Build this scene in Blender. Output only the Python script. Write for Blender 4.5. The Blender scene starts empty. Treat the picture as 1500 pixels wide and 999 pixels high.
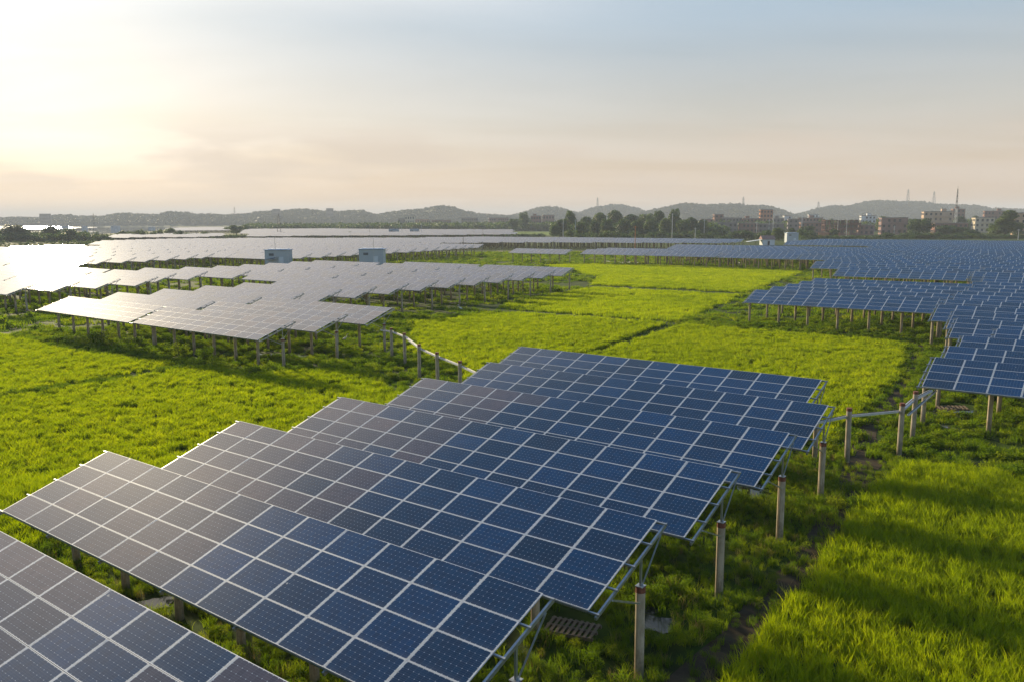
import bpy, math, random
import numpy as np
from mathutils import Vector, Matrix, Euler
random.seed(7); rng = np.random.default_rng(7)
R_ = math.radians
scene = bpy.context.scene
COL = scene.collection

# ------------------------------------------------------------------ camera
CAM_H = 12.95
F_PX = 1189.8; PITCH = R_(8.467); ROLL = R_(0.278); HD = R_(36.905); TILT = R_(18.15)
cam_d = bpy.data.cameras.new('camera'); cam = bpy.data.objects.new('camera', cam_d); COL.objects.link(cam)
cam.location = (0, 0, CAM_H)
cam.rotation_mode = 'QUATERNION'
cam.rotation_quaternion = (Matrix.Rotation(math.pi/2 - PITCH, 3, 'X') @ Matrix.Rotation(-ROLL, 3, 'Z')).to_quaternion()
cam_d.sensor_width = 36; cam_d.lens = F_PX / 1500 * 36
cam_d.clip_start = 0.5; cam_d.clip_end = 30000
scene.camera = cam

# ------------------------------------------------------------------ sky, sun, exposure
SUN_AZ, SUN_EL = -34.8, 15.2            # degrees, azimuth clockwise from +y
world = bpy.data.worlds.new('World'); scene.world = world; world.use_nodes = True
wn, wl = world.node_tree.nodes, world.node_tree.links
wn.clear()
def wnode(t, **k):
    n = wn.new(t)
    for a, b in k.items(): setattr(n, a, b)
    return n
sky = wnode('ShaderNodeTexSky', sky_type='NISHITA', sun_disc=False, sun_elevation=R_(SUN_EL),
            sun_rotation=R_(SUN_AZ), altitude=0, air_density=1.0, dust_density=3.2, ozone_density=2.0)
# thin streaky high cloud, laid on a plane high overhead (direction / height)
tc = wnode('ShaderNodeTexCoord'); sep = wnode('ShaderNodeSeparateXYZ'); wl.new(tc.outputs['Generated'], sep.inputs[0])
zc = wnode('ShaderNodeMath', operation='MAXIMUM'); wl.new(sep.outputs['Z'], zc.inputs[0]); zc.inputs[1].default_value = 0.0
za = wnode('ShaderNodeMath', operation='ADD'); wl.new(zc.outputs[0], za.inputs[0]); za.inputs[1].default_value = 0.09
dx = wnode('ShaderNodeMath', operation='DIVIDE'); wl.new(sep.outputs['X'], dx.inputs[0]); wl.new(za.outputs[0], dx.inputs[1])
dy = wnode('ShaderNodeMath', operation='DIVIDE'); wl.new(sep.outputs['Y'], dy.inputs[0]); wl.new(za.outputs[0], dy.inputs[1])
cmb = wnode('ShaderNodeCombineXYZ'); wl.new(dx.outputs[0], cmb.inputs[0]); wl.new(dy.outputs[0], cmb.inputs[1])
mp = wnode('ShaderNodeMapping'); wl.new(cmb.outputs[0], mp.inputs[0]); mp.inputs['Scale'].default_value = (0.42, 0.95, 1); mp.inputs['Rotation'].default_value = (0, 0, 0.25)
nz = wnode('ShaderNodeTexNoise'); wl.new(mp.outputs[0], nz.inputs['Vector']); nz.inputs['Scale'].default_value = 0.75; nz.inputs['Detail'].default_value = 7; nz.inputs['Roughness'].default_value = 0.55; nz.inputs['Distortion'].default_value = 0.6
cr = wnode('ShaderNodeValToRGB'); wl.new(nz.outputs['Fac'], cr.inputs[0])
cr.color_ramp.elements[0].position = 0.36; cr.color_ramp.elements[0].color = (0, 0, 0, 1)
cr.color_ramp.elements[1].position = 0.74; cr.color_ramp.elements[1].color = (1, 1, 1, 1)
# a thin high veil of cloud: warm low down, blue overhead, Nishita glow towards the sun, plus an added bright patch for panel reflections
gam = wnode('ShaderNodeGamma'); wl.new(sky.outputs[0], gam.inputs[0]); gam.inputs[1].default_value = 0.72
gsc = wnode('ShaderNodeVectorMath', operation='SCALE'); wl.new(gam.outputs[0], gsc.inputs[0]); gsc.inputs['Scale'].default_value = 0.84
vr = wnode('ShaderNodeValToRGB'); wl.new(zc.outputs[0], vr.inputs[0]); ve = vr.color_ramp.elements
while len(ve) < 7: ve.new(.5)
for i, (p_, c_) in enumerate(((0.0, (.86, .54, .30)), (.06, (.70, .54, .39)), (.12, (.56, .53, .47)), (.22, (.35, .47, .58)), (.54, (.12, .38, .70)), (.70, (.02, .17, .44)), (.9, (.01, .10, .30)))):
    ve[i].position = p_; ve[i].color = (*c_, 1)
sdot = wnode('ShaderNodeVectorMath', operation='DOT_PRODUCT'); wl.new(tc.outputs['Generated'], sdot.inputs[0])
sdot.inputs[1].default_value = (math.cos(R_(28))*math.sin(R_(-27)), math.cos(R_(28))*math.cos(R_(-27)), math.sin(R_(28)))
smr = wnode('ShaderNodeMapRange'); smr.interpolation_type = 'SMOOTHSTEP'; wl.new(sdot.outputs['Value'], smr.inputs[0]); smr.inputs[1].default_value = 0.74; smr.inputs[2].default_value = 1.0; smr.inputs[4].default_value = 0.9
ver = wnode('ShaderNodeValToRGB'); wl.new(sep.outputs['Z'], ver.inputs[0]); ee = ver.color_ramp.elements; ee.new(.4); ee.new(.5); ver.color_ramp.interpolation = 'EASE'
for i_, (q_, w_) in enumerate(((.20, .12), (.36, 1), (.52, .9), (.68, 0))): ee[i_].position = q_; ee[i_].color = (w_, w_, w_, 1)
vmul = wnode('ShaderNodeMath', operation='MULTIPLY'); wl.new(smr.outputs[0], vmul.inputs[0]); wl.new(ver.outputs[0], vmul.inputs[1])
vmx = wnode('ShaderNodeMix', data_type='RGBA'); wl.new(vmul.outputs[0], vmx.inputs[0]); wl.new(vr.outputs[0], vmx.inputs[6]); vmx.inputs[7].default_value = (1.55, 1.36, 1.16, 1)  # added bright patch above the frame, shaped so the left panels reflect it
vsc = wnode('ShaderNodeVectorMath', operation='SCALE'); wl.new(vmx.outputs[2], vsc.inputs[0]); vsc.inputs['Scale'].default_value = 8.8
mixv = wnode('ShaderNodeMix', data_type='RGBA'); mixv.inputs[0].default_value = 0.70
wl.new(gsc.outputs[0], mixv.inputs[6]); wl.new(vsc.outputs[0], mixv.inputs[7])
hsv = wnode('ShaderNodeHueSaturation'); wl.new(mixv.outputs[2], hsv.inputs['Color']); hsv.inputs['Saturation'].default_value = 0.72; hsv.inputs['Value'].default_value = 1.15
mixc = wnode('ShaderNodeMix', data_type='RGBA'); fac = wnode('ShaderNodeMath', operation='MULTIPLY')
wl.new(cr.outputs[0], fac.inputs[0]); fac.inputs[1].default_value = 0.85
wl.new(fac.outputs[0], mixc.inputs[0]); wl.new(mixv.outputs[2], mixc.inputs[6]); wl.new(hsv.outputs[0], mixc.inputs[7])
# a low bank of soft grey cloud on the left, above the lake
cb = wnode('ShaderNodeMapping'); wl.new(tc.outputs['Generated'], cb.inputs[0]); cb.inputs['Scale'].default_value = (5.5, 5.5, 26)
cn = wnode('ShaderNodeTexNoise'); wl.new(cb.outputs[0], cn.inputs['Vector']); cn.inputs['Scale'].default_value = 1.0; cn.inputs['Detail'].default_value = 6; cn.inputs['Roughness'].default_value = .5
c1 = wnode('ShaderNodeValToRGB'); wl.new(cn.outputs['Fac'], c1.inputs[0]); c1.color_ramp.elements[0].position = .46; c1.color_ramp.elements[1].position = .60
c2 = wnode('ShaderNodeValToRGB'); wl.new(sep.outputs['Z'], c2.inputs[0]); e2 = c2.color_ramp.elements; e2.new(.09); e2.new(.055)
for i_, (q_, w_) in enumerate(((.02, 0), (.05, 1), (.085, 1), (.115, 0))): e2[i_].position = q_; e2[i_].color = (w_, w_, w_, 1)
cm_ = wnode('ShaderNodeMath', operation='MULTIPLY'); wl.new(c1.outputs[0], cm_.inputs[0]); wl.new(c2.outputs[0], cm_.inputs[1])
cm2 = wnode('ShaderNodeMath', operation='MULTIPLY'); wl.new(cm_.outputs[0], cm2.inputs[0]); cm2.inputs[1].default_value = .5
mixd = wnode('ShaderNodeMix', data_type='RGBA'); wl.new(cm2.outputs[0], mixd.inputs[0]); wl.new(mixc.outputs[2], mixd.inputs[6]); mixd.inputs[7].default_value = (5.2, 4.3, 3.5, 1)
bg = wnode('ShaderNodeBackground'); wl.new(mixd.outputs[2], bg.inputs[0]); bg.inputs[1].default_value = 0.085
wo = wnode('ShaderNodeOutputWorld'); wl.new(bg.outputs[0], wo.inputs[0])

sd = bpy.data.lights.new('sun', 'SUN'); sun = bpy.data.objects.new('sun', sd); COL.objects.link(sun)
sd.energy = 5.0; sd.angle = R_(4.0); sd.color = (1.0, 0.83, 0.54)
el, az = R_(SUN_EL), R_(SUN_AZ)
sdir = Vector((math.cos(el)*math.sin(az), math.cos(el)*math.cos(az), math.sin(el)))
sun.rotation_euler = (-sdir).to_track_quat('-Z', 'Y').to_euler()
sun.location = sdir*400
scene.view_settings.view_transform = 'Standard'; scene.view_settings.look = 'None'
scene.view_settings.exposure = 0.76; scene.view_settings.gamma = 1
scene.cycles.max_bounces = 8; scene.cycles.transparent_max_bounces = 8
scene.cycles.volume_bounces = 0; scene.cycles.use_denoising = True
scene.cycles.sample_clamp_indirect = 6

# ------------------------------------------------------------------ geometry of the view (used to place things at their true distances)
cs, sn = math.cos(PITCH), math.sin(PITCH); crr, srr = math.cos(ROLL), math.sin(ROLL)
RV = Vector((math.cos(HD), -math.sin(HD), 0)); SV = Vector((math.sin(HD), math.cos(HD), 0))
def ray(X, Y):
    xc = (X-750)/F_PX; yc = (499.5-Y)/F_PX
    xc, yc = crr*xc+srr*yc, -srr*xc+crr*yc
    return Vector((xc, cs+yc*sn, -sn+yc*cs))
def proj(p):
    x, y, z = p[0], p[1], p[2]-CAM_H
    zz = y*cs-z*sn
    if zz < 0.5: return None
    yc = y*sn+z*cs; xc, yc = crr*x-srr*yc, srr*x+crr*yc
    return 750+F_PX*xc/zz, 499.5-F_PX*yc/zz
def at(X, Y, z=0.0):                       # ground point seen at a place in the photo
    d = ray(X, Y); t = (z-CAM_H)/d.z
    return Vector((d.x*t, d.y*t, z))
def far(X, D):                             # point on the ground D metres ahead
    d = ray(X, 320); return Vector((d.x/d.y*D, D, 0))
def hgt(Y, D, X=750):                      # height above ground seen at row Y, D metres ahead
    d = ray(X, Y); return CAM_H + d.z/d.y*D
def RS(r, s, z=0): v = RV*r+SV*s; return Vector((v.x, v.y, z))

# ------------------------------------------------------------------ materials
def mat(name):
    m = bpy.data.materials.new(name); m.use_nodes = True
    nt = m.node_tree; nt.nodes.clear()
    out = nt.nodes.new('ShaderNodeOutputMaterial'); p = nt.nodes.new('ShaderNodeBsdfPrincipled')
    nt.links.new(p.outputs[0], out.inputs[0])
    return m, nt, p, out
def N(nt, t, **k):
    n = nt.nodes.new(t)
    for a, b in k.items(): setattr(n, a, b)
    return n
def M_(nt, op, a, b=None, c=None):
    n = N(nt, 'ShaderNodeMath', operation=op)
    for i, v in enumerate((a, b, c)):
        if v is None: continue
        if isinstance(v, (int, float)): n.inputs[i].default_value = v
        else: nt.links.new(v, n.inputs[i])
    return n.outputs[0]
def noise(nt, scale, detail=4, rough=0.55, coord='Object', vec=None, stretch=None):
    n = N(nt, 'ShaderNodeTexNoise'); n.inputs['Scale'].default_value = scale; n.inputs['Detail'].default_value = detail; n.inputs['Roughness'].default_value = rough
    if coord == 'World':
        g = N(nt, 'ShaderNodeNewGeometry'); src = g.outputs['Position']
    else:
        t = N(nt, 'ShaderNodeTexCoord'); src = t.outputs[coord]
    if stretch:
        mpn = N(nt, 'ShaderNodeMapping'); mpn.inputs['Scale'].default_value = stretch; nt.links.new(src, mpn.inputs[0]); src = mpn.outputs[0]
    nt.links.new(src, n.inputs['Vector'])
    return n.outputs['Fac']
def ramp(nt, fac, stops):
    r = N(nt, 'ShaderNodeValToRGB'); nt.links.new(fac, r.inputs[0]); e = r.color_ramp.elements
    while len(e) < len(stops): e.new(0.5)
    for i, (p, c) in enumerate(stops): e[i].position = p; e[i].color = (*c, 1)
    return r.outputs[0]
def mixrgb(nt, f, a, b, blend='MIX'):
    n = N(nt, 'ShaderNodeMix', data_type='RGBA', blend_type=blend)
    for i, v in ((0, f), (6, a), (7, b)):
        if isinstance(v, (int, float)): n.inputs[i].default_value = v
        elif isinstance(v, tuple): n.inputs[i].default_value = (*v, 1)
        else: nt.links.new(v, n.inputs[i])
    return n.outputs[2]
def simple(name, stops, scale=2, rough=0.8, metal=0, bump=0, detail=5, coord='Object', stretch=None):
    m, nt, p, o = mat(name)
    f = noise(nt, scale, detail, coord=coord, stretch=stretch)
    nt.links.new(ramp(nt, f, stops), p.inputs['Base Color'])
    p.inputs['Roughness'].default_value = rough; p.inputs['Metallic'].default_value = metal
    if rough >= .9: p.inputs['Specular IOR Level'].default_value = .1
    if bump:
        b = N(nt, 'ShaderNodeBump'); b.inputs['Strength'].default_value = bump; nt.links.new(f, b.inputs['Height']); nt.links.new(b.outputs[0], p.inputs['Normal'])
    return m
m_steel = simple('galvanised_steel', [(0.3, (.36, .38, .39)), (0.7, (.52, .54, .55))], 6, 0.42, 0.75)
m_alu = simple('aluminium_frame', [(0.3, (.55, .57, .61)), (0.7, (.68, .70, .74))], 3, 0.6, 0.15)
m_back = simple('white_backsheet', [(0.3, (.5, .5, .5)), (0.7, (.6, .6, .6))], 3, 0.7)
m_conc = simple('weathered_concrete', [(0.25, (.25, .20, .14)), (0.5, (.44, .37, .27)), (0.75, (.56, .48, .37))], 5, 0.9, bump=0.25, stretch=(1, 1, .35))
nt_ = m_conc.node_tree; pb_ = [n for n in nt_.nodes if n.type == 'BSDF_PRINCIPLED'][0]; src_ = pb_.inputs['Base Color'].links[0].from_socket
tcc_ = N(nt_, 'ShaderNodeTexCoord'); sx_ = N(nt_, 'ShaderNodeSeparateXYZ'); nt_.links.new(tcc_.outputs['Object'], sx_.inputs[0])
wet_ = N(nt_, 'ShaderNodeMapRange'); nt_.links.new(M_(nt_, 'ADD', sx_.outputs[2], M_(nt_, 'MULTIPLY', noise(nt_, 7, 4), 1.3)), wet_.inputs[0]); wet_.inputs[1].default_value = .9; wet_.inputs[2].default_value = 1.7; wet_.inputs[3].default_value = .6; wet_.inputs[4].default_value = 0
streak_ = M_(nt_, 'MULTIPLY', M_(nt_, 'GREATER_THAN', noise(nt_, 9, 3, stretch=(1, 1, .08)), .58), .35)
c_ = mixrgb(nt_, wet_.outputs[0], src_, (.09, .08, .04)); c_ = mixrgb(nt_, streak_, c_, (.16, .10, .06)); nt_.links.new(c_, pb_.inputs['Base Color'])
m_rust = simple('rusty_ring', [(0.3, (.13, .035, .02)), (0.7, (.26, .09, .05))], 9, 0.85)
m_tray = simple('cable_tray_metal', [(0.3, (.55, .56, .57)), (0.7, (.72, .73, .74))], 4, 0.4, 0.4)
m_cable = simple('black_cable', [(0.3, (.012, .012, .012)), (0.7, (.03, .03, .03))], 4, 0.5)
m_wood = simple('grey_timber', [(0.3, (.12, .09, .06)), (0.7, (.27, .21, .15))], 7, 0.9, stretch=(1, 8, 8))

def make_glass(name, per_face):
    m, nt, p, out = mat(name); L = nt.links
    uv = N(nt, 'ShaderNodeUVMap'); uv.uv_map = 'UVMap'
    s = N(nt, 'ShaderNodeSeparateXYZ'); L.new(uv.outputs[0], s.inputs[0])
    u, v = s.outputs[0], s.outputs[1]                      # metres inside one module
    W, Hh = 1.68, 0.992
    cu = M_(nt, 'DIVIDE', M_(nt, 'SUBTRACT', u, 0.048), (W-0.096)/10)
    cv = M_(nt, 'DIVIDE', M_(nt, 'SUBTRACT', v, 0.024), (Hh-0.048)/6)
    fu = M_(nt, 'ABSOLUTE', M_(nt, 'SUBTRACT', M_(nt, 'FRACT', cu), 0.5))
    fv = M_(nt, 'ABSOLUTE', M_(nt, 'SUBTRACT', M_(nt, 'FRACT', cv), 0.5))
    # white outside the cell field
    ou = M_(nt, 'GREATER_THAN', M_(nt, 'ABSOLUTE', M_(nt, 'SUBTRACT', u, W/2)), W/2-0.037)
    ov = M_(nt, 'GREATER_THAN', M_(nt, 'ABSOLUTE', M_(nt, 'SUBTRACT', v, Hh/2)), Hh/2-0.015)
    edge = M_(nt, 'MAXIMUM', ou, ov)
    line = M_(nt, 'MAXIMUM', M_(nt, 'GREATER_THAN', fu, 0.488), M_(nt, 'GREATER_THAN', fv, 0.486))
    dot = M_(nt, 'GREATER_THAN', M_(nt, 'ADD', fu, fv), 0.915)
    bus = M_(nt, 'GREATER_THAN', M_(nt, 'ABSOLUTE', M_(nt, 'SUBTRACT', M_(nt, 'FRACT', M_(nt, 'MULTIPLY', cv, 3.0)), 0.5)), 0.47)
    if per_face:
        at_ = N(nt, 'ShaderNodeAttribute'); at_.attribute_name = 'tint'; tint = at_.outputs['Fac']
    else:
        oi = N(nt, 'ShaderNodeObjectInfo'); sc = N(nt, 'ShaderNodeSeparateColor'); L.new(oi.outputs['Color'], sc.inputs[0]); tint = sc.outputs[0]
    g = N(nt, 'ShaderNodeNewGeometry')
    nzn = N(nt, 'ShaderNodeTexNoise'); nzn.inputs['Scale'].default_value = 1.1; nzn.inputs['Detail'].default_value = 2; L.new(g.outputs['Position'], nzn.inputs['Vector'])
    col = ramp(nt, tint, [(0.0, (.000, .046, .150)), (0.33, (.000, .030, .090)), (0.66, (.000, .017, .045)), (1.0, (.140, .092, .090))])
    col = mixrgb(nt, M_(nt, 'MULTIPLY', M_(nt, 'GREATER_THAN', nzn.outputs['Fac'], 0.3), M_(nt, 'MULTIPLY', nzn.outputs['Fac'], 0.5)), col, (.001, .040, .095))
    cellr = N(nt, 'ShaderNodeTexWhiteNoise', noise_dimensions='3D')
    cc = N(nt, 'ShaderNodeCombineXYZ'); L.new(M_(nt, 'FLOOR', cu), cc.inputs[0]); L.new(M_(nt, 'FLOOR', cv), cc.inputs[1]); L.new(tint, cc.inputs[2]); L.new(cc.outputs[0], cellr.inputs['Vector'])
    col = mixrgb(nt, M_(nt, 'MULTIPLY', cellr.outputs['Value'], 0.35), col, (.008, .012, .03))
    col = mixrgb(nt, M_(nt, 'MULTIPLY', bus, 0.34), col, (.25, .27, .30))
    col = mixrgb(nt, M_(nt, 'MULTIPLY', line, 0.30), col, (.25, .30, .38))
    col = mixrgb(nt, M_(nt, 'MULTIPLY', dot, 0.75), col, (.6, .65, .7))
    vo = N(nt, 'ShaderNodeTexVoronoi'); vo.inputs['Scale'].default_value = 1.1; L.new(g.outputs['Position'], vo.inputs['Vector'])
    drop = M_(nt, 'MULTIPLY', M_(nt, 'LESS_THAN', vo.outputs['Distance'], .035), .65)
    dirt = N(nt, 'ShaderNodeTexNoise'); dirt.inputs['Scale'].default_value = 14; dirt.inputs['Detail'].default_value = 3; L.new(g.outputs['Position'], dirt.inputs['Vector'])
    ecol = ramp(nt, dirt.outputs['Fac'], [(0.35, (.42, .41, .38)), (0.6, (.64, .65, .67))])
    col = mixrgb(nt, edge, col, ecol)
    col = mixrgb(nt, drop, col, (.6, .58, .52))
    L.new(col, p.inputs['Base Color'])
    dn = noise(nt, 2.6, 5, coord='World')
    L.new(M_(nt, 'MULTIPLY_ADD', dn, 0.02, 0.006), p.inputs['Roughness'])
    p.inputs['IOR'].default_value = 1.5
    p.inputs['Coat Weight'].default_value = 0.05; p.inputs['Coat Roughness'].default_value = 0.42; p.inputs['Coat IOR'].default_value = 1.5
    p.inputs['Sheen Weight'].default_value = 0.0
    # dust: pale film that shows at grazing angles
    d = N(nt, 'ShaderNodeBsdfDiffuse'); d.inputs['Color'].default_value = (.42, .37, .32, 1)
    mx = N(nt, 'ShaderNodeMixShader'); lowe = N(nt, 'ShaderNodeMapRange'); L.new(v, lowe.inputs[0]); lowe.inputs[1].default_value = .02; lowe.inputs[2].default_value = .16; lowe.inputs[3].default_value = .10; lowe.inputs[4].default_value = 0
    L.new(M_(nt, 'ADD', M_(nt, 'MULTIPLY', lowe.outputs[0], dn), M_(nt, 'MULTIPLY_ADD', dn, 0.02, 0.004)), mx.inputs[0])
    L.new(p.outputs[0], mx.inputs[1]); L.new(d.outputs[0], mx.inputs[2]); L.new(mx.outputs[0], out.inputs[0])
    return m
m_cell = make_glass('solar_cells', False)
m_cellf = make_glass('solar_cells_far', True)

def leafmat(name, stops, tr, trans=0.5, rough=0.55, scale=0.05, spec=0.25):
    m, nt, p, out = mat(name); L = nt.links
    oi = N(nt, 'ShaderNodeObjectInfo')
    f = noise(nt, scale, 4, coord='World')
    f2 = noise(nt, scale*14, 3, coord='World')
    k = M_(nt, 'ADD', M_(nt, 'MULTIPLY', f, 0.38), M_(nt, 'ADD', M_(nt, 'MULTIPLY', f2, 0.22), M_(nt, 'MULTIPLY_ADD', oi.outputs['Random'], 0.26, .08)))
    c = ramp(nt, k, stops)
    L.new(c, p.inputs['Base Color']); p.inputs['Roughness'].default_value = rough
    p.inputs['Specular IOR Level'].default_value = spec
    t = N(nt, 'ShaderNodeBsdfTranslucent'); L.new(mixrgb(nt, 1.0, c, tr, 'MULTIPLY'), t.inputs[0])
    mx = N(nt, 'ShaderNodeMixShader'); mx.inputs[0].default_value = trans
    L.new(p.outputs[0], mx.inputs[1]); L.new(t.outputs[0], mx.inputs[2]); L.new(mx.outputs[0], out.inputs[0])
    return m
m_rice = leafmat('rice_leaves', [(0.30, (.108, .150, .004)), (0.5, (.195, .236, .005)), (0.72, (.295, .308, .008))], (2.0, 2.15, .5), 0.5, rough=.75, spec=.08)
m_weed = leafmat('weed_leaves', [(0.30, (.045, .085, .006)), (0.5, (.090, .145, .008)), (0.72, (.180, .205, .015))], (2.2, 2.2, .7), 0.45, scale=0.12, rough=.75, spec=.1)
m_tree = leafmat('tree_leaves', [(0.30, (.026, .052, .016)), (0.5, (.050, .090, .020)), (0.72, (.105, .140, .030))], (1.7, 1.8, .9), 0.35, scale=0.03, spec=0.15)
m_wood_far = leafmat('far_wood_leaves', [(0.30, (.020, .036, .020)), (0.5, (.036, .058, .026)), (0.72, (.065, .085, .036))], (1.2, 1.3, .9), 0.15, scale=0.008, spec=0.1)
m_bark = simple('bark', [(0.3, (.06, .045, .03)), (0.7, (.16, .13, .10))], 4, 0.95)
m_ground = simple('ground_soil', [(0.30, (.026, .030, .010)), (0.45, (.034, .058, .007)), (0.62, (.050, .090, .007)), (0.8, (.070, .100, .010))], 0.35, 0.95, bump=0.4, detail=9, coord='Object')
m_paddy = simple('paddy_floor', [(0.3, (.020, .034, .006)), (0.7, (.050, .080, .010))], 1.2, 0.95, detail=7)  # dark green floor: shade in the gaps between rice clumps put into the colour
m_mud = simple('mud', [(0.3, (.040, .028, .016)), (0.55, (.075, .055, .033)), (0.8, (.05, .065, .02))], 1.3, 0.9, bump=0.6, detail=8)
m_dry = simple('dry_earth', [(0.3, (.13, .10, .065)), (0.6, (.20, .16, .11)), (0.8, (.09, .11, .04))], 0.25, 0.95, detail=8)
def water_mat():
    m, nt, p, o = mat('still_water'); p.inputs['Base Color'].default_value = (.03, .035, .025, 1)
    p.inputs['Roughness'].default_value = 0.04; p.inputs['IOR'].default_value = 1.33
    b = N(nt, 'ShaderNodeBump'); b.inputs['Strength'].default_value = 0.06; nt.links.new(noise(nt, 1.5, 3), b.inputs['Height']); nt.links.new(b.outputs[0], p.inputs['Normal'])
    return m
m_water = water_mat()

# ------------------------------------------------------------------ mesh helpers
class MB:
    def __init__(s): s.v = []; s.f = []; s.mi = []; s.uv = None; s.mats = []
    def mat(s, m):
        if m not in s.mats: s.mats.append(m)
        return s.mats.index(m)
    def box(s, c, d, m, rot=None):
        k = len(s.v); i = s.mat(m)
        for z in (-.5, .5):
            for y in (-.5, .5):
                for x in (-.5, .5):
                    q = Vector((x*d[0], y*d[1], z*d[2]))
                    if rot is not None: q = rot @ q
                    s.v.append(tuple(q+Vector(c)))
        for f in ((0, 2, 3, 1), (4, 5, 7, 6), (0, 1, 5, 4), (2, 6, 7, 3), (0, 4, 6, 2), (1, 3, 7, 5)):
            s.f.append(tuple(k+a for a in f)); s.mi.append(i)
        return s
    def bar(s, a, b, w, h, m):                       # rectangular bar from a to b
        a, b = Vector(a), Vector(b); d = b-a; L = d.length; d.normalize()
        up = Vector((0, 0, 1)) if abs(d.z) < 0.95 else Vector((1, 0, 0))
        x = d.cross(up).normalized(); y = x.cross(d).normalized()
        rot = Matrix((x, d, y)).transposed()
        return s.box((a+b)/2, (w, L, h), m, rot)
    def tube(s, pts, rad, m, n=8, cap=True):
        i = s.mat(m); P = [Vector(p) for p in pts]
        if not isinstance(rad, (list, tuple)): rad = [rad]*len(P)
        k0 = len(s.v)
        for j, p in enumerate(P):
            d = (P[min(j+1, len(P)-1)]-P[max(j-1, 0)]).normalized()
            up = Vector((0, 0, 1)) if abs(d.z) < 0.9 else Vector((1, 0, 0))
            x = d.cross(up).normalized(); y = d.cross(x).normalized()
            for a in range(n):
                t = 2*math.pi*a/n; s.v.append(tuple(p+(x*math.cos(t)+y*math.sin(t))*rad[j]))
        for j in range(len(P)-1):
            for a in range(n):
                b = (a+1) % n; o = k0+j*n
                s.f.append((o+a, o+n+a, o+n+b, o+b)); s.mi.append(i)
        if cap:
            s.f.append(tuple(k0+a for a in range(n))); s.mi.append(i)
            s.f.append(tuple(k0+(len(P)-1)*n+a for a in reversed(range(n)))); s.mi.append(i)
        return s
    def poly(s, pts, m):
        k = len(s.v); i = s.mat(m); s.v += [tuple(p) for p in pts]; s.f.append(tuple(range(k, k+len(pts)))); s.mi.append(i); return s
    def mesh(s, name, smooth=False):
        me = bpy.data.meshes.new(name); me.from_pydata(s.v, [], s.f)
        for m in s.mats: me.materials.append(m)
        me.polygons.foreach_set('material_index', s.mi)
        if smooth: me.polygons.foreach_set('use_smooth', [True]*len(s.f))
        me.update(); return me
def link(name, data, parent=None, loc=(0, 0, 0), rot=None):
    o = bpy.data.objects.new(name, data); COL.objects.link(o); o.location = loc
    if rot is not None: o.rotation_euler = rot
    if parent: o.parent = parent
    return o
def tag(o, label=None, cat=None, group=None, kind=None):
    if label: o['label'] = label
    if cat: o['category'] = cat
    if group: o['group'] = group
    if kind: o['kind'] = kind
    return o
def copy_tree(o, parent=None):
    c = o.copy(); COL.objects.link(c)
    if parent: c.parent = parent
    for ch in o.children: copy_tree(ch, c)
    return c
ONES = ['', 'first', 'second', 'third', 'fourth', 'fifth', 'sixth', 'seventh', 'eighth', 'ninth', 'tenth', 'eleventh', 'twelfth', 'thirteenth', 'fourteenth', 'fifteenth', 'sixteenth', 'seventeenth', 'eighteenth', 'nineteenth']
TENS = {2: ('twentieth', 'twenty'), 3: ('thirtieth', 'thirty'), 4: ('fortieth', 'forty'), 5: ('fiftieth', 'fifty'), 6: ('sixtieth', 'sixty')}
def ordw(n):
    if n < 20: return ONES[n]
    t, o = divmod(n, 10)
    return TENS[t][0] if o == 0 else TENS[t][1]+'-'+ONES[o]

# ------------------------------------------------------------------ ground, fields, water
def sheet(name, pts, m, z, kind='structure', sub=None):
    b = MB(); b.poly([(p[0], p[1], z) for p in pts], m)
    o = link(name, b.mesh(name)); tag(o, kind=kind); return o
S_ = 9000
gb = MB()
gs = [-9000, -3000, -1200, -500, -200, 0, 200, 500, 1200, 3000, 9000]
for i in range(10):
    for j in range(10):
        gb.poly([(gs[i], gs[j], 0), (gs[i+1], gs[j], 0), (gs[i+1], gs[j+1], 0), (gs[i], gs[j+1], 0)], m_ground)
ground = link('ground', gb.mesh('ground')); tag(ground, kind='structure')

def rspoly(l): return [RS(r, s) for r, s in l]
FIELDS = {
 'lower_left_a': [(-64.9, -40), (-34, -40), (-33.5, 40), (-45, 43.5), (-53.5, 47.5), (-58, 40.8), (-65.2, 40.2), (-64.6, 24)],
 'lower_left_b': [(-180, -40), (-66.2, -40), (-66.6, 24), (-67.4, 40.2), (-84, 37.5), (-103, 39), (-180, 46)],
 'middle_front': [(-55.5, 57.5), (-43, 52), (-42, 48), (-41.3, 68.3), (-44.6, 91.2), (-63, 91.2), (-70, 88), (-71, 74)],
 'middle_centre': [(-40.6, 46.8), (-13.0, 47.5), (-13.6, 68), (-17.0, 91), (-35.5, 91.2), (-42.4, 91.2), (-40.0, 68.3)],
 'middle_back': [(-73, 94.4), (-45.2, 94.4), (-51.2, 133.2), (-80, 133.2), (-77.5, 110)],
 'far_back': [(-84, 138.8), (-52.9, 138.8), (-57.0, 165), (-62.0, 199), (-74, 203.0), (-100, 206), (-128, 200), (-131, 190), (-95, 160)],
 'lower_right': [(-7.6, 10), (-7.9, 23), (-8.0, 31), (-8.3, 40), (-8.6, 44.5), (-6, 46.5), (0, 45.5), (8, 48), (40, 46), (40, 5), (10, -10), (-7.6, -10)],
}
def jag(l, amp=.35, step=2.5):
    out = []
    for (a, b) in zip(l, l[1:]+l[:1]):
        A, B = Vector(a), Vector(b); n = max(1, int((B-A).length/step))
        if (B-A).length > 60: n = max(1, int((B-A).length/8))
        for k in range(n):
            q = A.lerp(B, k/n); out.append((q.x+random.uniform(-amp, amp), q.y+random.uniform(-amp, amp)))
    return out
FLD = {k: jag(v) for k, v in FIELDS.items()}
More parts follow.
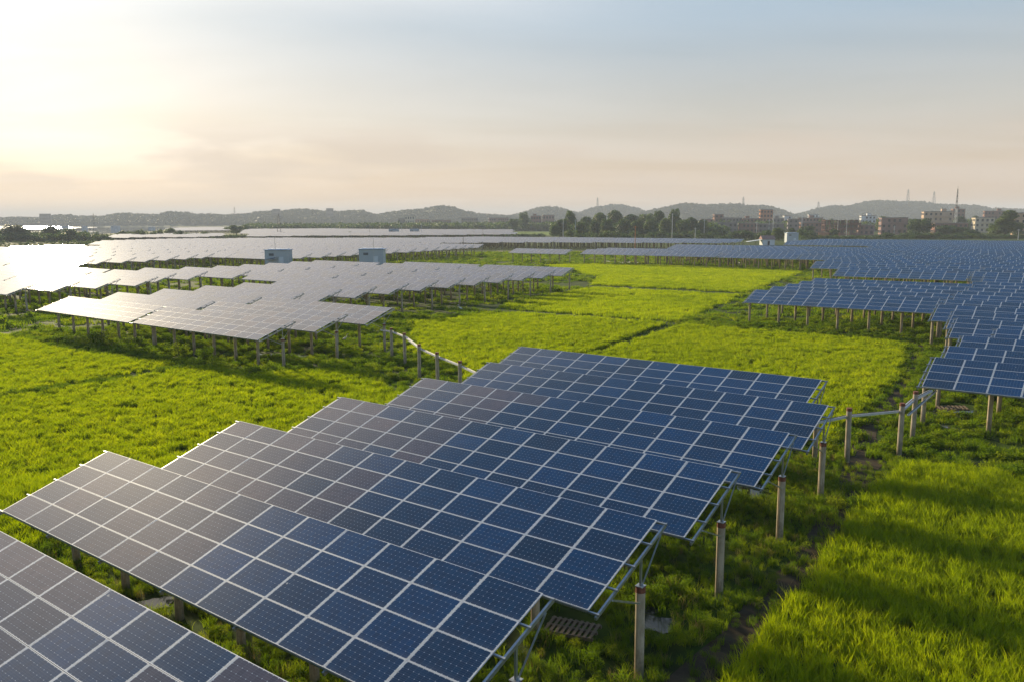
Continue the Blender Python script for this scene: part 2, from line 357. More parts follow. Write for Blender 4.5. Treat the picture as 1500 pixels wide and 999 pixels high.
for k, l in FLD.items():
    o = sheet('paddy_field', rspoly(l), m_paddy, 0.008)
def inside(P, poly):
    x, y = P[:, 0], P[:, 1]; c = np.zeros(len(P), bool); n = len(poly)
    for i in range(n):
        x1, y1 = poly[i]; x2, y2 = poly[(i+1) % n]
        cond = ((y1 > y) != (y2 > y))
        with np.errstate(divide='ignore', invalid='ignore'):
            xi = (x2-x1)*(y-y1)/(y2-y1+1e-12)+x1
        c ^= cond & (x < xi)
    return c
# muddy ditch / footpath between the array and the lower right paddy
ditch = [(-9.9, 8), (-8.0, 8), (-8.1, 23), (-8.4, 31), (-8.9, 39.5), (-9.4, 46), (-11.2, 52), (-12.6, 69), (-15.8, 94), (-17.2, 94), (-13.6, 69), (-12.2, 51), (-10.1, 39.5), (-9.4, 31), (-9.3, 23)]
sheet('ditch', rspoly(jag(ditch, .15, 1.5)), m_mud, 0.016)
def blob(c, rx, ry, n=22, amp=.25):
    a0 = random.random()*6
    return [(c[0]+rx*math.cos(t)*(1+amp*math.sin(3*t+a0)+random.uniform(-.12, .12)), c[1]+ry*math.sin(t)*(1+amp*math.cos(2*t+a0)+random.uniform(-.12, .12))) for t in [2*math.pi*i/n for i in range(n)]]
PUD = [((at(838, 918).x, at(838, 918).y), 1.15), ((at(1395, 598).x, at(1395, 598).y), 1.3)]
for (X, Y, rx, ry) in ((962, 914, .55, .7), (1098, 722, .5, .9), (952, 893, .3, .3), (1402, 603, 1.5, .5), (1390, 625, .4, .7), (395, 519, 1.6, .5), (425, 520, 1.0, .4), (447, 522, .8, .4), (372, 514, .9, .5), (1105, 712, .4, .5), (228, 884, .7, .5)):
    p = at(X, Y, 0); q = blob((p.x, p.y), rx, ry); PUD.append(((p.x, p.y), max(rx, ry)))
    sheet('puddle', q, m_water, 0.024)
p = sheet('pond', [at(X, Y, 0) for X, Y in ((850, 390), (860, 383.5), (900, 381), (1000, 381), (1100, 383), (1190, 387), (1180, 391), (1080, 391), (960, 389.5))], m_water, 0.02)
sheet('pond', [at(X, Y, 0) for X, Y in ((690, 372), (780, 371), (850, 372), (850, 377), (780, 378), (680, 377))], m_water, 0.02)
sheet('pond', [at(X, Y, 0) for X, Y in ((300, 385), (320, 382), (380, 384), (400, 388), (340, 388))], m_water, 0.02)
sheet('lake', [at(X, Y, 0) for X, Y in ((-260, 334.6), (120, 331.6), (225, 331.5), (262, 333.5), (235, 338.5), (130, 344), (60, 345.5), (-60, 345), (-260, 346))], m_water, 0.05)
sheet('far_bank', [at(X, Y, 0) for X, Y in ((680, 379), (730, 368), (1190, 368), (1240, 378), (1190, 383.5), (860, 380.5), (800, 379))], m_dry, 0.012)
sheet('far_field', [at(X, Y, 0) for X, Y in ((730, 345.5), (835, 345.5), (812, 340), (745, 340))], simple('far_paddy_green', [(0.3, (.10, .17, .01)), (0.7, (.15, .21, .015))], .02, .9), 0.03)

# ------------------------------------------------------------------ solar tables
LR, NC, NR = 20.4, 12, 4
DV, DU = 1.01, 1.70
YT = 1.40                                    # piles stand 1.4 m in front of the top edge
ZT = CAM_H-8.712                             # height of the top edge
ct, st = math.cos(TILT), math.sin(TILT)
def slope(x, v, off=0.0):                    # v metres down the slope from the top edge, off above the glass plane
    return Vector((x, YT-v*ct-off*st, ZT-v*st+off*ct))
def module_mesh():
    b = MB(); W, Hh, T = 1.682, 0.992, 0.035; a, g = m_alu, m_cell
    fr = 0.010
    b.box((0, 0, -T/2-.003), (W, Hh, T-.002), a)
    x, y = W/2, Hh/2
    o = [(-x, -y, 0), (x, -y, 0), (x, y, 0), (-x, y, 0)]; i_ = [(-x+fr, -y+fr, 0), (x-fr, -y+fr, 0), (x-fr, y-fr, 0), (-x+fr, y-fr, 0)]
    for k in range(4):
        n = (k+1) % 4; b.poly([o[k], o[n], i_[n], i_[k]], a)
    b.poly([(q[0], q[1], -.0015) for q in i_], g)
    me = b.mesh('solar_module'); uvl = me.uv_layers.new(name='UVMap')
    for pl in me.polygons:
        for li in pl.loop_indices:
            co = me.vertices[me.loops[li].vertex_index].co
            uvl.data[li].uv = (co.x+.84, co.y+.496)
    return me
ME_MOD = module_mesh()
def surface_mesh(kk):                        # one joined deck of 48 modules for tables too far to show single modules
    b = MB(); tint = []
    W, Hh = 1.682, 0.992
    uvs = []
    b.poly([slope(0, 0, -.02), slope(0, 4.04, -.02), slope(LR, 4.04, -.02), slope(LR, 0, -.02)], m_back); tint.append(0); uvs += [(0, 0)]*4
    b.poly([slope(0, 0, -.045), slope(LR, 0, -.045), slope(LR, 4.04, -.045), slope(0, 4.04, -.045)], m_back); tint.append(0); uvs += [(0, 0)]*4
    for (x0, v0, x1, v1) in ((0, 0, LR, 0), (0, 4.04, LR, 4.04), (0, 0, 0, 4.04), (LR, 0, LR, 4.04)):
        b.poly([slope(x0, v0, 0), slope(x1, v1, 0), slope(x1, v1, -.045), slope(x0, v0, -.045)], m_alu); tint.append(0); uvs += [(0, 0)]*4
    for c in range(NC):
        for r in range(NR):
            x0, v0 = c*DU+.009, r*DV+.009
            jz = random.uniform(-.002, .002)
            b.poly([slope(x0, v0+Hh, jz), slope(x0+W, v0+Hh, random.uniform(-.003, .003)), slope(x0+W, v0, jz), slope(x0, v0, random.uniform(-.003, .003))], m_cellf)
            tint.append(random.random()**1.6*.8); uvs += [(0, 0), (1.68, 0), (1.68, .992), (0, .992)]
    me = b.mesh('panel_deck'); uvl = me.uv_layers.new(name='UVMap')
    uvl.data.foreach_set('uv', [x for p in uvs for x in p])
    a = me.attributes.new('tint', 'FLOAT', 'FACE'); a.data.foreach_set('value', tint)
    return me
ME_SURF = [surface_mesh(k) for k in range(5)]
XS = [0.0, 3.4, 6.8, 10.2, 13.6, 17.0, 20.4]
def xpile(k): return XS[k] + (0.22 if k == 6 else (-0.22 if k == 0 else 0))
ME_RAIL = MB().box((LR/2, 0, 0), (LR+.62, .045, .06), m_steel).mesh('rail')
def bar_mesh(name, a, b, w, h, m): return MB().bar(a, b, w, h, m).mesh(name)
ZR = -.155
ME_RAFT = bar_mesh('rafter', slope(0, -.03, ZR), slope(0, 4.1, ZR), .06, .10, m_steel)
PZ = 2.78                                    # top of the concrete pile
zmid = slope(0, YT/ct, ZR).z
ME_POST = MB().bar((0, 0, PZ), (0, 0, zmid-.04), .06, .06, m_steel).box((0, 0, PZ+.012), (.24, .24, .022), m_steel).mesh('post')
ME_STRUT = MB().bar((0.04, 0.02, PZ+.02), slope(.04, .35, ZR-.04), .035, .035, m_steel).bar((.06, -.14, PZ-.45), slope(.06, 3.3, ZR-.04), .045, .045, m_steel).mesh('strut')
def pile_mesh():
    return MB().tube([(0, 0, -.3), (0, 0, PZ)], .14, m_conc, 12).mesh('pile')
ME_PILE = pile_mesh()
ME_RING = MB().tube([(0, 0, PZ-.17), (0, 0, PZ+.004)], .147, m_rust, 12).mesh('end_ring')
fb = MB()
for k in range(7):
    x = xpile(k)
    fb.bar(slope(x, 0, ZR), slope(x, 4.04, ZR), .07, .1, m_steel); fb.bar((x, 0, PZ), (x, 0, zmid), .07, .07, m_steel); fb.bar((x, -.14, PZ-.45), slope(x, 3.3, ZR), .05, .05, m_steel)
    if k in (0, 6): fb.bar((x, .02, PZ), slope(x, .35, ZR), .045, .045, m_steel)
for v in (0, 1.01, 2.02, 3.03, 4.04): fb.box(slope(LR/2, v, -.07), (LR+.62, .045, .06), m_steel)
ME_FRAME = fb.mesh('steel_frame')

def near_table(label, brown, dz=0, group='near solar tables'):
    t = link('solar_table', None); tag(t, label, 'solar table', group)
    for c in range(NC):
        for r in range(NR):
            o = link('solar_module', ME_MOD, t, slope((c+.5)*DU, (r+.5)*DV, 0), (TILT+R_(random.uniform(-.22, .22)), R_(random.uniform(-.15, .15)), 0))
            pr = brown(c, r)
            o.color = (((random.uniform(.74, 1) if pr > .4 else random.uniform(.52, .70)) if random.random() < pr else min(.6, random.uniform(0, .45)+pr*.3)), 0, 0, 1)
    for v in (0.02, 1.01, 2.02, 3.03, 4.02): link('rail', ME_RAIL, t, tuple(slope(0, v, -.073)), (TILT, 0, 0))
    for k in range(7):
        x = xpile(k)
        link('rafter', ME_RAFT, t, (x, 0, 0)); link('post', ME_POST, t, (x, 0, 0)); link('strut', ME_STRUT, t, (x, 0, 0))
        pl = link('pile', ME_PILE, t, (x, 0, 0), (0, 0, random.random()*6)); link('end_ring', ME_RING, pl)
    return t
def far_table(label, group):
    t = link('solar_table', None); tag(t, label, 'solar table', group)
    link('panel_deck', random.choice(ME_SURF), t); link('steel_frame', ME_FRAME, t)
    for k in range(7): link('pile', ME_PILE, t, (xpile(k), 0, 0))
    return t
def place(t, r, s, dz=0, tw=0):
    p = RS(r, s-YT); t.location = (p.x, p.y, dz); t.rotation_euler = (0, 0, -HD+tw)

NEAR = [
 (8.95, -30.7, 'nearest solar table, cut off by the lower left corner of the view', lambda c, r: 1 if (c < 7 and not (c == 6 and r > 2)) else (.03 if c < 9 else .6)),
 (14.91, -30.7, 'solar table at the lower left with brownish panels left and deep blue panels right', lambda c, r: 1 if c < 6 else .03),
 (20.78, -30.7, 'solar table beside the front pallet, its end pile at the lower middle', lambda c, r: 1 if c < 4 else (.75 if c < 6 else (.3 if c < 8 else .06))),
 (26.75, -30.8, 'middle one of the seven near solar tables, third beyond the front pallet pile', lambda c, r: 1 if c < 2 else (.8 if c < 5 else (.3 if c < 8 else .07))),
 (32.88, -30.8, 'blue solar table two rows in front of the back end of the near group', lambda c, r: .6 if c < 5 else (.25 if c < 8 else .06)),
 (38.97, -30.96, 'second last table of the near group, with the right cable tray at its end', lambda c, r: .3 if c < 6 else .08),
 (45.13, -33.06, 'farthest table of the near group, shifted left and bordering the bright paddy', lambda c, r: .25 if c < 6 else .06),
]
for s, r, lab, br in NEAR:
    place(near_table(lab, br), r, s)

# lattice of the other tables: (block, row number, index, r, s)
cand = []
def vis(r, s):
    ok = False
    for a, b, z in ((0, 0, ZT), (LR, 0, ZT), (0, -3.84, 2.98), (LR, -3.84, 2.98), (LR/2, -1.9, 3.6), (0, -1.4, 0), (LR, -1.4, 0)):
        q = proj(RS(r+a, s+b, z))
        if q and -25 < q[0] < 1515 and q[1] < 1030: ok = True
    return ok
def add(block, s, rights=None, lefts=None):
    cand.append([block, s, sorted(rights if rights else lefts)])
P_ = 21.6
c0 = -58.4
for i in range(14):
    s = 45.5+6.12*i
    ks = [c0-P_] if i >= 3 else [c0, c0-P_+ (.5 if i == 0 else 0)]
    if i >= 7: ks.append(-101.7)
    if 1 <= i <= 12: ks.append({5: -128.5, 6: -128.8, 7: -125.0}.get(i, -123.6))
    if 1 <= i <= 6 and i < 6: ks += [-145.2 - (5 if i == 5 else 0), -166.8 - (5 if i == 5 else 0)]
    if i == 5: ks += [-193.4]
    if i == 4: ks += [-188.4]
    add('left', s, lefts=[k-LR for k in ks])
for j, s in enumerate((87.5, 93.6, 99.7, 103.9+1.9, 111.9, 118, 124.1, 130.2, 136.3, 142.4, 148.5)):
    right = (-189, -192, -196, -196, -196.2, -197, -198, -200, -222, -222, -222)[j]
    n = 7
    add('glare', s, lefts=[right-LR-P_*k for k in range(n) if right-LR-P_*k > -340])
s = 136.3; row = 0
def interp(x, T):
    return float(np.interp(x, [a for a, b in T], [b for a, b in T]))
LEFTB = [(136, -222), (150, -300), (165, -330), (186, -375), (209, -404), (231, -397), (264, -375), (304, -303), (336, -274), (348, -217)]
RIGHTB = [(136, -177), (150, -175), (178, -179), (200, -180), (232, -187), (236, -245), (262, -245), (270, -235), (285, -222), (300, -198), (312, -160), (324, -131), (346, -131)]
while s < 347:
    rt = interp(s, RIGHTB); lf = interp(s, LEFTB); rt += random.uniform(-.6, .6)
    L = []; x = rt-LR
    while x > lf-4: L.append(x); x -= P_-.6
    if L: add('far', s, lefts=L)
    s += 6.13 + (1.5 if random.random() < .12 else 0)
add('lone', 202.9, lefts=[-150.6])
def rr(s, left, n, brk=None):
    add('right', s, lefts=[left+P_*.975*k for k in range(n)])
for s, l in ((56.86, -9.06), (62.5, -9.15), (68.6, -9.15), (74.5, -7.6), (80.3, -11.28), (86.2, -12.4), (92.0, -14.67)): rr(s, l, 1)
for s in (98.3, 104.5, 110.3, 116.1, 122.2):
    add('right', s, lefts=[-36.0, -14.9-(s-98)*.02])
rr(127.6, -16.4, 1)
rr(145.2, -17.0, 2)
for s in (151.2, 157.3, 163.4): rr(s, -40.3, 3)
s = 171.9
while s < 203: rr(s, -50.5, 3); s += 6.1
for s, l, n in ((206.8, -127.2, 7), (212.9, -127.3, 7), (219.0, -127.4, 7)): rr(s, l, n)
s = 225.1
while s < 267: rr(s, -105-(s-212)*.4, 6); s += 6.1
while s < 312: rr(s, -63.5+(s-267)*.02, 3); s += 6.1
while s < 362: rr(s, -104.5+(s-312)*.0, 5); s += 6.1
items = []
rowcount = {}
for block, s, L in cand:
    L2 = [l for l in L if vis(l, s)]
    if not L2: continue
    rowcount[block] = rowcount.get(block, 0)+1
    for k, l in enumerate(sorted(L2)):
        c = RS(l+LR/2, s-2)
        items.append(dict(block=block, row=rowcount[block], k=k+1, n=len(L2), r=l, s=s, d=math.hypot(c.x, c.y)))
items.sort(key=lambda q: q['d'])
MODS = {q['label']: q for q in ()}
BN = {'left': ('pale', 'left array', 'solar tables of the left array'), 'glare': ('glaring', 'far left array', 'solar tables of the far left array'),
      'far': ('silvery', 'wide array behind the sheds', 'solar tables of the array behind the sheds'), 'lone': ('', '', ''),
      'right': ('blue', 'right array', 'solar tables of the right array')}
n_ind = 300-len(NEAR)
for q in items[:n_ind]:
    a, nm, grp = BN[q['block']]
    if q['block'] == 'lone': lab, grp = 'lone short solar table standing between the paddy and the far ponds', 'solar tables of the array behind the sheds'
    elif q['n'] == 1: lab = f"{a} solar table alone in the {ordw(q['row'])} row from the front of the {nm}"
    else: lab = f"{a} solar table, {ordw(q['k'])} from left in {ordw(q['row'])} row of the {nm}"
    if (q['block'] == 'right' and q['d'] < 135) or q['d'] < 100:
        t = near_table(lab, (lambda c, r: .06) if q['block'] == 'right' else (lambda c, r: .5), group=grp)
    else: t = far_table(lab, grp)
    place(t, q['r'], q['s'], random.uniform(-.04, .04), R_(random.uniform(-.12, .12)))
# everything farther off: one mass of tables
def mass(name, placements, detail=True):
    V, Fc, MI, UV, TI = [], [], [], [], []
    mats = [m_cellf, m_back, m_conc, m_alu]
    src = []
    for me in ME_SURF:
        nv = np.empty(len(me.vertices)*3); me.vertices.foreach_get('co', nv)
        fs = [tuple(p.vertices) for p in me.polygons]; mi = [mats.index(me.materials[p.material_index]) for p in me.polygons]
        uv = np.empty(len(me.loops)*2); me.uv_layers[0].data.foreach_get('uv', uv)
        ti = np.empty(len(me.polygons)); me.attributes['tint'].data.foreach_get('value', ti)
        src.append((nv.reshape(-1, 3), fs, mi, uv, ti))
    base = 0
    for (r, s) in placements:
        p = RS(r, s-YT); c, sn_ = math.cos(-HD), math.sin(-HD)
        def put(nv):
            X = nv[:, 0]*c-nv[:, 1]*sn_+p.x; Y = nv[:, 0]*sn_+nv[:, 1]*c+p.y
            return np.stack([X, Y, nv[:, 2]], 1)
        if detail: nv, fs, mi, uv, ti = random.choice(src)
        else:
            nv = np.array([tuple(slope(a, b)) for a, b in ((0, 4.04), (LR+.5, 4.04), (LR+.5, 0), (0, 0))]); fs = [(0, 1, 2, 3)]; mi = [0]; uv = np.array([.2, .2, 1.5, .2, 1.5, .8, .2, .8]); ti = np.array([random.random()])
        V.append(put(nv)); Fc += [tuple(base+q for q in f) for f in fs]; MI += mi; UV.append(uv); TI.append(ti); base += len(nv)
        for k in range(0, 7, 1 if detail else 3):
            x = xpile(k); w = .14
            nv = np.array([(x-w, -w, 0), (x+w, -w, 0), (x+w, w, 0), (x-w, w, 0), (x-w, -w, 3.4), (x+w, -w, 3.4), (x+w, w, 3.4), (x-w, w, 3.4)])
            V.append(put(nv)); Fc += [tuple(base+q for q in f) for f in ((0, 1, 5, 4), (1, 2, 6, 5), (2, 3, 7, 6), (3, 0, 4, 7))]; MI += [2]*4; UV.append(np.zeros(32)); TI.append(np.zeros(4)); base += 8
    me = bpy.data.meshes.new(name); me.from_pydata(np.concatenate(V).tolist(), [], Fc)
    for m in mats: me.materials.append(m)
    me.polygons.foreach_set('material_index', MI)
    u = me.uv_layers.new(name='UVMap'); u.data.foreach_set('uv', np.concatenate(UV))
    a = me.attributes.new('tint', 'FLOAT', 'FACE'); a.data.foreach_set('value', np.concatenate(TI))
    o = link(name, me); tag(o, kind='stuff'); return o
mass('distant_solar_tables', [(q['r'], q['s']) for q in items[n_ind:]])
def pixpoly_rows(pl, period=6.2):
    W = [at(X, Y, 3.6) for X, Y in pl]; rs = [(w.x*RV.x+w.y*RV.y, w.x*SV.x+w.y*SV.y) for w in W]
    r0, r1 = min(a for a, b in rs), max(a for a, b in rs); s0, s1 = min(b for a, b in rs), max(b for a, b in rs)
    P = []
    s = s0
    while s < s1:
        r = r0+random.uniform(0, 20)
        while r < r1: P.append((r, s)); r += 21.0
        s += period
    P = np.array(P); return [tuple(q) for q in P[inside(P+np.array([10, 0]), rs)]]
pl = pixpoly_rows([(365, 345.5), (500, 344.2), (620, 343.8), (745, 342.5), (740, 337.5), (560, 336.8), (480, 336.0), (505, 333.6), (365, 333.5)])
pl += pixpoly_rows([(165, 347.5), (318, 346), (318, 343), (180, 343.5)])
pl += pixpoly_rows([(-120, 332.0), (30, 331.8), (140, 333.8), (30, 336.2), (-120, 339)], 6.2)
pl += pixpoly_rows([(255, 337.6), (345, 337), (360, 334.2), (300, 333.6), (250, 335)])
mass('distant_solar_tables', pl, False)

# ------------------------------------------------------------------ free-standing cable posts and trays
ME_CPOST = MB().tube([(0, 0, -.3), (0, 0, 3.0)], .14, m_conc, 14).mesh('shaft')
ME_CRING = MB().tube([(0, 0, 2.84), (0, 0, 3.004)], .147, m_rust, 14).mesh('end_ring')
ME_BRK = MB().box((0, 0, 2.55), (.42, .06, .05), m_steel).mesh('bracket')
posts = []
def cpost(p, label, group, h=3.0):
    t = link('cable_post', None, None, p); tag(t, label, 'post', group)
    sh = link('shaft', ME_CPOST, t); link('end_ring', ME_CRING, sh); link('bracket', ME_BRK, t, rot=(0, 0, random.random()))
    t.scale = (1, 1, h/3.0); t.rotation_euler = (R_(random.uniform(-.8, .8)), R_(random.uniform(-.8, .8)), 0)
    return t
left_posts = [at(573, 480.7, 2.95), at(592.3, 488.2, 2.95), at(613.4, 504.2, 2.95), at(640.5, 515.9, 2.95), at(673, 528.5, 2.95)]
for i, p in enumerate(left_posts):
    cpost((p.x, p.y, 0), f"concrete post, {ordw(i+1)} from left along the left cable tray, rusty ring on top", 'posts of the left cable tray', 2.95)
right_posts = [(1245, 597, 'concrete post carrying the right cable tray, nearest the near tables'), (1322, 590, 'middle concrete post of the right cable tray, beside the ditch'), (1341, 573, 'concrete post where the right cable tray starts to climb to the blue array')]
rp = []
for X, Y, l in right_posts:
    p = at(X, Y, 3.0); rp.append(p); cpost((p.x, p.y, 0), l, 'posts of the right cable tray')
def tray(name, pts, label, w=.22, h=.10):
    t = link(name, None, None, (pts[0][0], pts[0][1], 0)); tag(t, label, 'cable tray')
    P = [Vector(p)-Vector((pts[0][0], pts[0][1], 0)) for p in pts]
    b = MB()
    for a, c in zip(P, P[1:]): b.bar(a, c, w, h, m_tray)
    link('tray_body', b.mesh('tray_body'), t)
    c = MB(); c.tube([p+Vector((0, 0, h*.5+.03)) for p in P], .022, m_cable, 6); link('cable', c.mesh('cable'), t)
    return t
z = 2.55; off = Vector((0.12, .16, 0))
e0 = at(556, 484, z); e1 = at(700, 547.5, z)
tray('cable_tray', [e0+off]+[Vector((p.x, p.y, z))+off for p in left_posts]+[e1], 'pale cable tray running down the line of posts left of the near tables')
z = 2.5
o2 = Vector((0.02, .2, 0))
a0 = at(1195, 619, z)
tray('cable_tray', [a0, Vector((rp[0].x, rp[0].y, z))+o2, Vector((rp[1].x, rp[1].y, z))+o2, Vector((rp[2].x, rp[2].y, 2.45))+o2, at(1364, 572, 2.85)], 'pale cable tray linking the near tables to the blue array on the right')
tray('cable_tray', [Vector((rp[1].x+.25, rp[1].y-.22, z-.12)), Vector((rp[2].x+.3, rp[2].y-.2, 2.32)), at(1371, 572, 2.7)], 'short second cable tray climbing under the corner of the blue array', .13, .06)

# ------------------------------------------------------------------ pallets lying in the weeds
def pallet(p, rz, label, L=1.3, W=1.0, n=8, tilt=.06):
    t = link('pallet', None, None, p, (tilt, -.04, rz)); tag(t, label, 'pallet')
    for k in range(n): link('slat', MB().box((-L/2+(k+.5)*L/n, 0, .13), (L/n*.52, W, .022), m_wood).mesh('slat'), t)
    for y in (-.44, 0, .44): link('bearer', MB().box((0, y*W, .07), (L, .08, .095), m_wood).mesh('bearer'), t)
p = at(838, 922, .15); pallet((p.x, p.y, .12), -.45, 'grey slatted pallet lying in weeds below the front end pile', 1.7, .9, 9)
p = at(1395, 598, .2); pallet((p.x, p.y, .15), -.2, 'small pale pallet in the mud under the right array corner', 1.9, .9, 8)

# ------------------------------------------------------------------ grass, rice, weeds (uncountable: scattered as stuff)
def blade_clump(n, spread, h, w, lean, m, seg=3, droop=.35, hv=.3):
    V, Fc = [], []
    for i in range(n):
        a = random.random()*6.283; rad = spread*math.sqrt(random.random())
        x, y = rad*math.cos(a), rad*math.sin(a)
        hh = h*random.uniform(1-hv, 1+hv*.5); la = random.random()*6.283; ln = lean*random.uniform(.2, 1)*hh
        wa = random.random()*3.14; wx, wy = math.cos(wa)*w/2, math.sin(wa)*w/2
        k = len(V)
        for j in range(seg+1):
            t = j/seg; q = ln*t**1.8; zz = hh*(t-droop*t**3*lean)
            cx, cy = x+math.cos(la)*q, y+math.sin(la)*q
            if j == seg: V.append((cx, cy, zz))
            else:
                f = 1-t*.55; V += [(cx-wx*f, cy-wy*f, zz), (cx+wx*f, cy+wy*f, zz)]
        for j in range(seg-1): Fc.append((k+2*j, k+2*j+1, k+2*j+3, k+2*j+2))
        Fc.append((k+2*(seg-1), k+2*(seg-1)+1, k+2*seg))
    me = bpy.data.meshes.new('clump'); me.from_pydata(V, [], Fc); me.materials.append(m); return me
def leaf_bush(n, rad, h, ls, m, stems=0):
    V, Fc = [], []
    lobes = [(random.uniform(-.5, .5)*rad, random.uniform(-.5, .5)*rad, random.uniform(.35, .75)*h, random.uniform(.35, .6)*rad) for _ in range(5)]
    for i in range(n):
        lx, ly, lz, lr = random.choice(lobes)
        d = Vector((random.gauss(0, 1), random.gauss(0, 1), random.gauss(0, 1))).normalized()*lr*random.uniform(.55, 1.05)
        c = Vector((lx+d.x, ly+d.y, max(.03, lz+d.z*.9)))
        nrm = Vector((random.gauss(0, 1), random.gauss(0, 1), random.gauss(.6, 1))).normalized()
        a = nrm.orthogonal().normalized(); b = nrm.cross(a); s = ls*random.uniform(.6, 1.3)
        k = len(V); V += [tuple(c-a*s), tuple(c-b*s*.45), tuple(c+a*s), tuple(c+b*s*.45)]; Fc.append((k, k+1, k+2, k+3))
    me = bpy.data.meshes.new('bush'); me.from_pydata(V, [], Fc); me.materials.append(m); return me
def scatter(name, pts, rotz, scl, protos):
    col = bpy.data.collections.new(name+'_kinds')
    for i, me in enumerate(protos):
        o = bpy.data.objects.new(f'{name}_kind', me); col.objects.link(o)
    me = bpy.data.meshes.new(name); me.from_pydata(pts.tolist(), [], [])
    a = me.attributes.new('rz', 'FLOAT_VECTOR', 'POINT'); a.data.foreach_set('vector', np.stack([rng.normal(0, .05, len(pts)), rng.normal(0, .05, len(pts)), rotz], 1).ravel())
    a = me.attributes.new('sc', 'FLOAT', 'POINT'); a.data.foreach_set('value', scl)
    a = me.attributes.new('ix', 'INT', 'POINT'); a.data.foreach_set('value', rng.integers(0, len(protos), len(pts)).astype(np.int32))
    o = link(name, me)
    ng = bpy.data.node_groups.new(name+'_scatter', 'GeometryNodeTree')
    ng.interface.new_socket('Geometry', in_out='INPUT', socket_type='NodeSocketGeometry'); ng.interface.new_socket('Geometry', in_out='OUTPUT', socket_type='NodeSocketGeometry')
    gi, go = ng.nodes.new('NodeGroupInput'), ng.nodes.new('NodeGroupOutput')
    mp_ = ng.nodes.new('GeometryNodeMeshToPoints'); mp_.inputs['Radius'].default_value = .01
    ci = ng.nodes.new('GeometryNodeCollectionInfo'); ci.inputs['Collection'].default_value = col; ci.inputs['Separate Children'].default_value = True; ci.inputs['Reset Children'].default_value = True
    ip = ng.nodes.new('GeometryNodeInstanceOnPoints'); ip.inputs['Pick Instance'].default_value = True
    def na(nm, t):
        n = ng.nodes.new('GeometryNodeInputNamedAttribute'); n.data_type = t; n.inputs['Name'].default_value = nm; return n.outputs[0]
    l = ng.links
    l.new(gi.outputs[0], mp_.inputs[0]); l.new(mp_.outputs[0], ip.inputs['Points']); l.new(ci.outputs[0], ip.inputs['Instance'])
    l.new(na('ix', 'INT'), ip.inputs['Instance Index']); l.new(na('rz', 'FLOAT_VECTOR'), ip.inputs['Rotation']); l.new(na('sc', 'FLOAT'), ip.inputs['Scale'])
    l.new(ip.outputs[0], go.inputs[0])
    md = o.modifiers.new('scatter', 'NODES'); md.node_group = ng
    tag(o, kind='stuff'); return o
def wedge(d0, d1, dens, margin=1.5):        # random ground points inside the widened view wedge between two distances
    a0, a1 = R_(-34.5-margin), R_(34.5+margin)
    n = int((a1-a0)/2*(d1*d1-d0*d0)*dens)
    d = np.sqrt(rng.uniform(d0*d0, d1*d1, n)); a = rng.uniform(a0, a1, n)
    return np.stack([d*np.sin(a), d*np.cos(a)], 1)
def to_rs(P): return np.stack([P[:, 0]*RV.x+P[:, 1]*RV.y, P[:, 0]*SV.x+P[:, 1]*SV.y], 1)
def in_fields(P):
    q = to_rs(P); m = np.zeros(len(P), bool)
    for l in FLD.values(): m |= inside(q, l)
    return m
def near_puddle(P):
    m = np.zeros(len(P), bool)
    for (c, r) in PUD: m |= np.hypot(P[:, 0]-c[0], P[:, 1]-c[1]) < r*.95
    return m
def vn(P, sc, seed):                        # cheap smooth value noise
    r_ = np.random.default_rng(seed); T = r_.random((64, 64)); X = P[:, 0]/sc; Y = P[:, 1]/sc
    i, j = np.floor(X).astype(int), np.floor(Y).astype(int); fx, fy = X-i, Y-j; fx = fx*fx*(3-2*fx); fy = fy*fy*(3-2*fy)
    g = lambda a, b: T[a % 64, b % 64]
    return (g(i, j)*(1-fx)+g(i+1, j)*fx)*(1-fy)+(g(i, j+1)*(1-fx)+g(i+1, j+1)*fx)*fy
rice1 = [blade_clump(random.choice((18, 22, 26)), .17, random.uniform(.7, .95), .026, .5, m_rice, 3, .35) for _ in range(9)]
rice2 = [blade_clump(46, .36, random.uniform(.52, .72), .05, .6, m_rice, 2) for _ in range(6)]
rice3 = [blade_clump(90, .95, .55, .085, .45, m_rice, 1) for _ in range(4)]
for nm, d0, d1, dens, pr in (('rice_plants', 17, 46, 17, rice1), ('rice_plants', 46, 105, 5, rice2), ('rice_plants', 105, 262, 1.3, rice3)):
    P = wedge(d0, d1, dens); P = P[in_fields(P)]
    h = .84+.12*vn(P, 2.2, 1)+.09*vn(P, .8, 2)
    scatter(nm, np.column_stack([P, np.zeros(len(P))]), rng.uniform(0, 6.28, len(P)), h*rng.uniform(.85, 1.12, len(P)), pr)
weed1 = [blade_clump(30, .2, random.uniform(.5, .8), .02, .7, m_weed) for _ in range(9)]+[leaf_bush(420, .36, .62, .026, m_weed) for _ in range(3)]
weed2 = [blade_clump(60, .45, .6, .045, .6, m_weed, 2) for _ in range(7)]+[leaf_bush(260, .7, .6, .07, m_weed) for _ in range(2)]
weed3 = [blade_clump(80, 1.2, .5, .11, .5, m_weed, 1) for _ in range(5)]+[leaf_bush(160, 1.2, .6, .18, m_weed) for _ in range(1)]
m_straw = leafmat('dry_straw', [(0.30, (.16, .12, .05)), (0.5, (.28, .22, .09)), (0.72, (.40, .33, .15))], (1.4, 1.3, .8), 0.35, rough=.8, spec=.05)
weed1 += [blade_clump(16, .2, .75, .012, .6, m_straw)]
DP = ditch
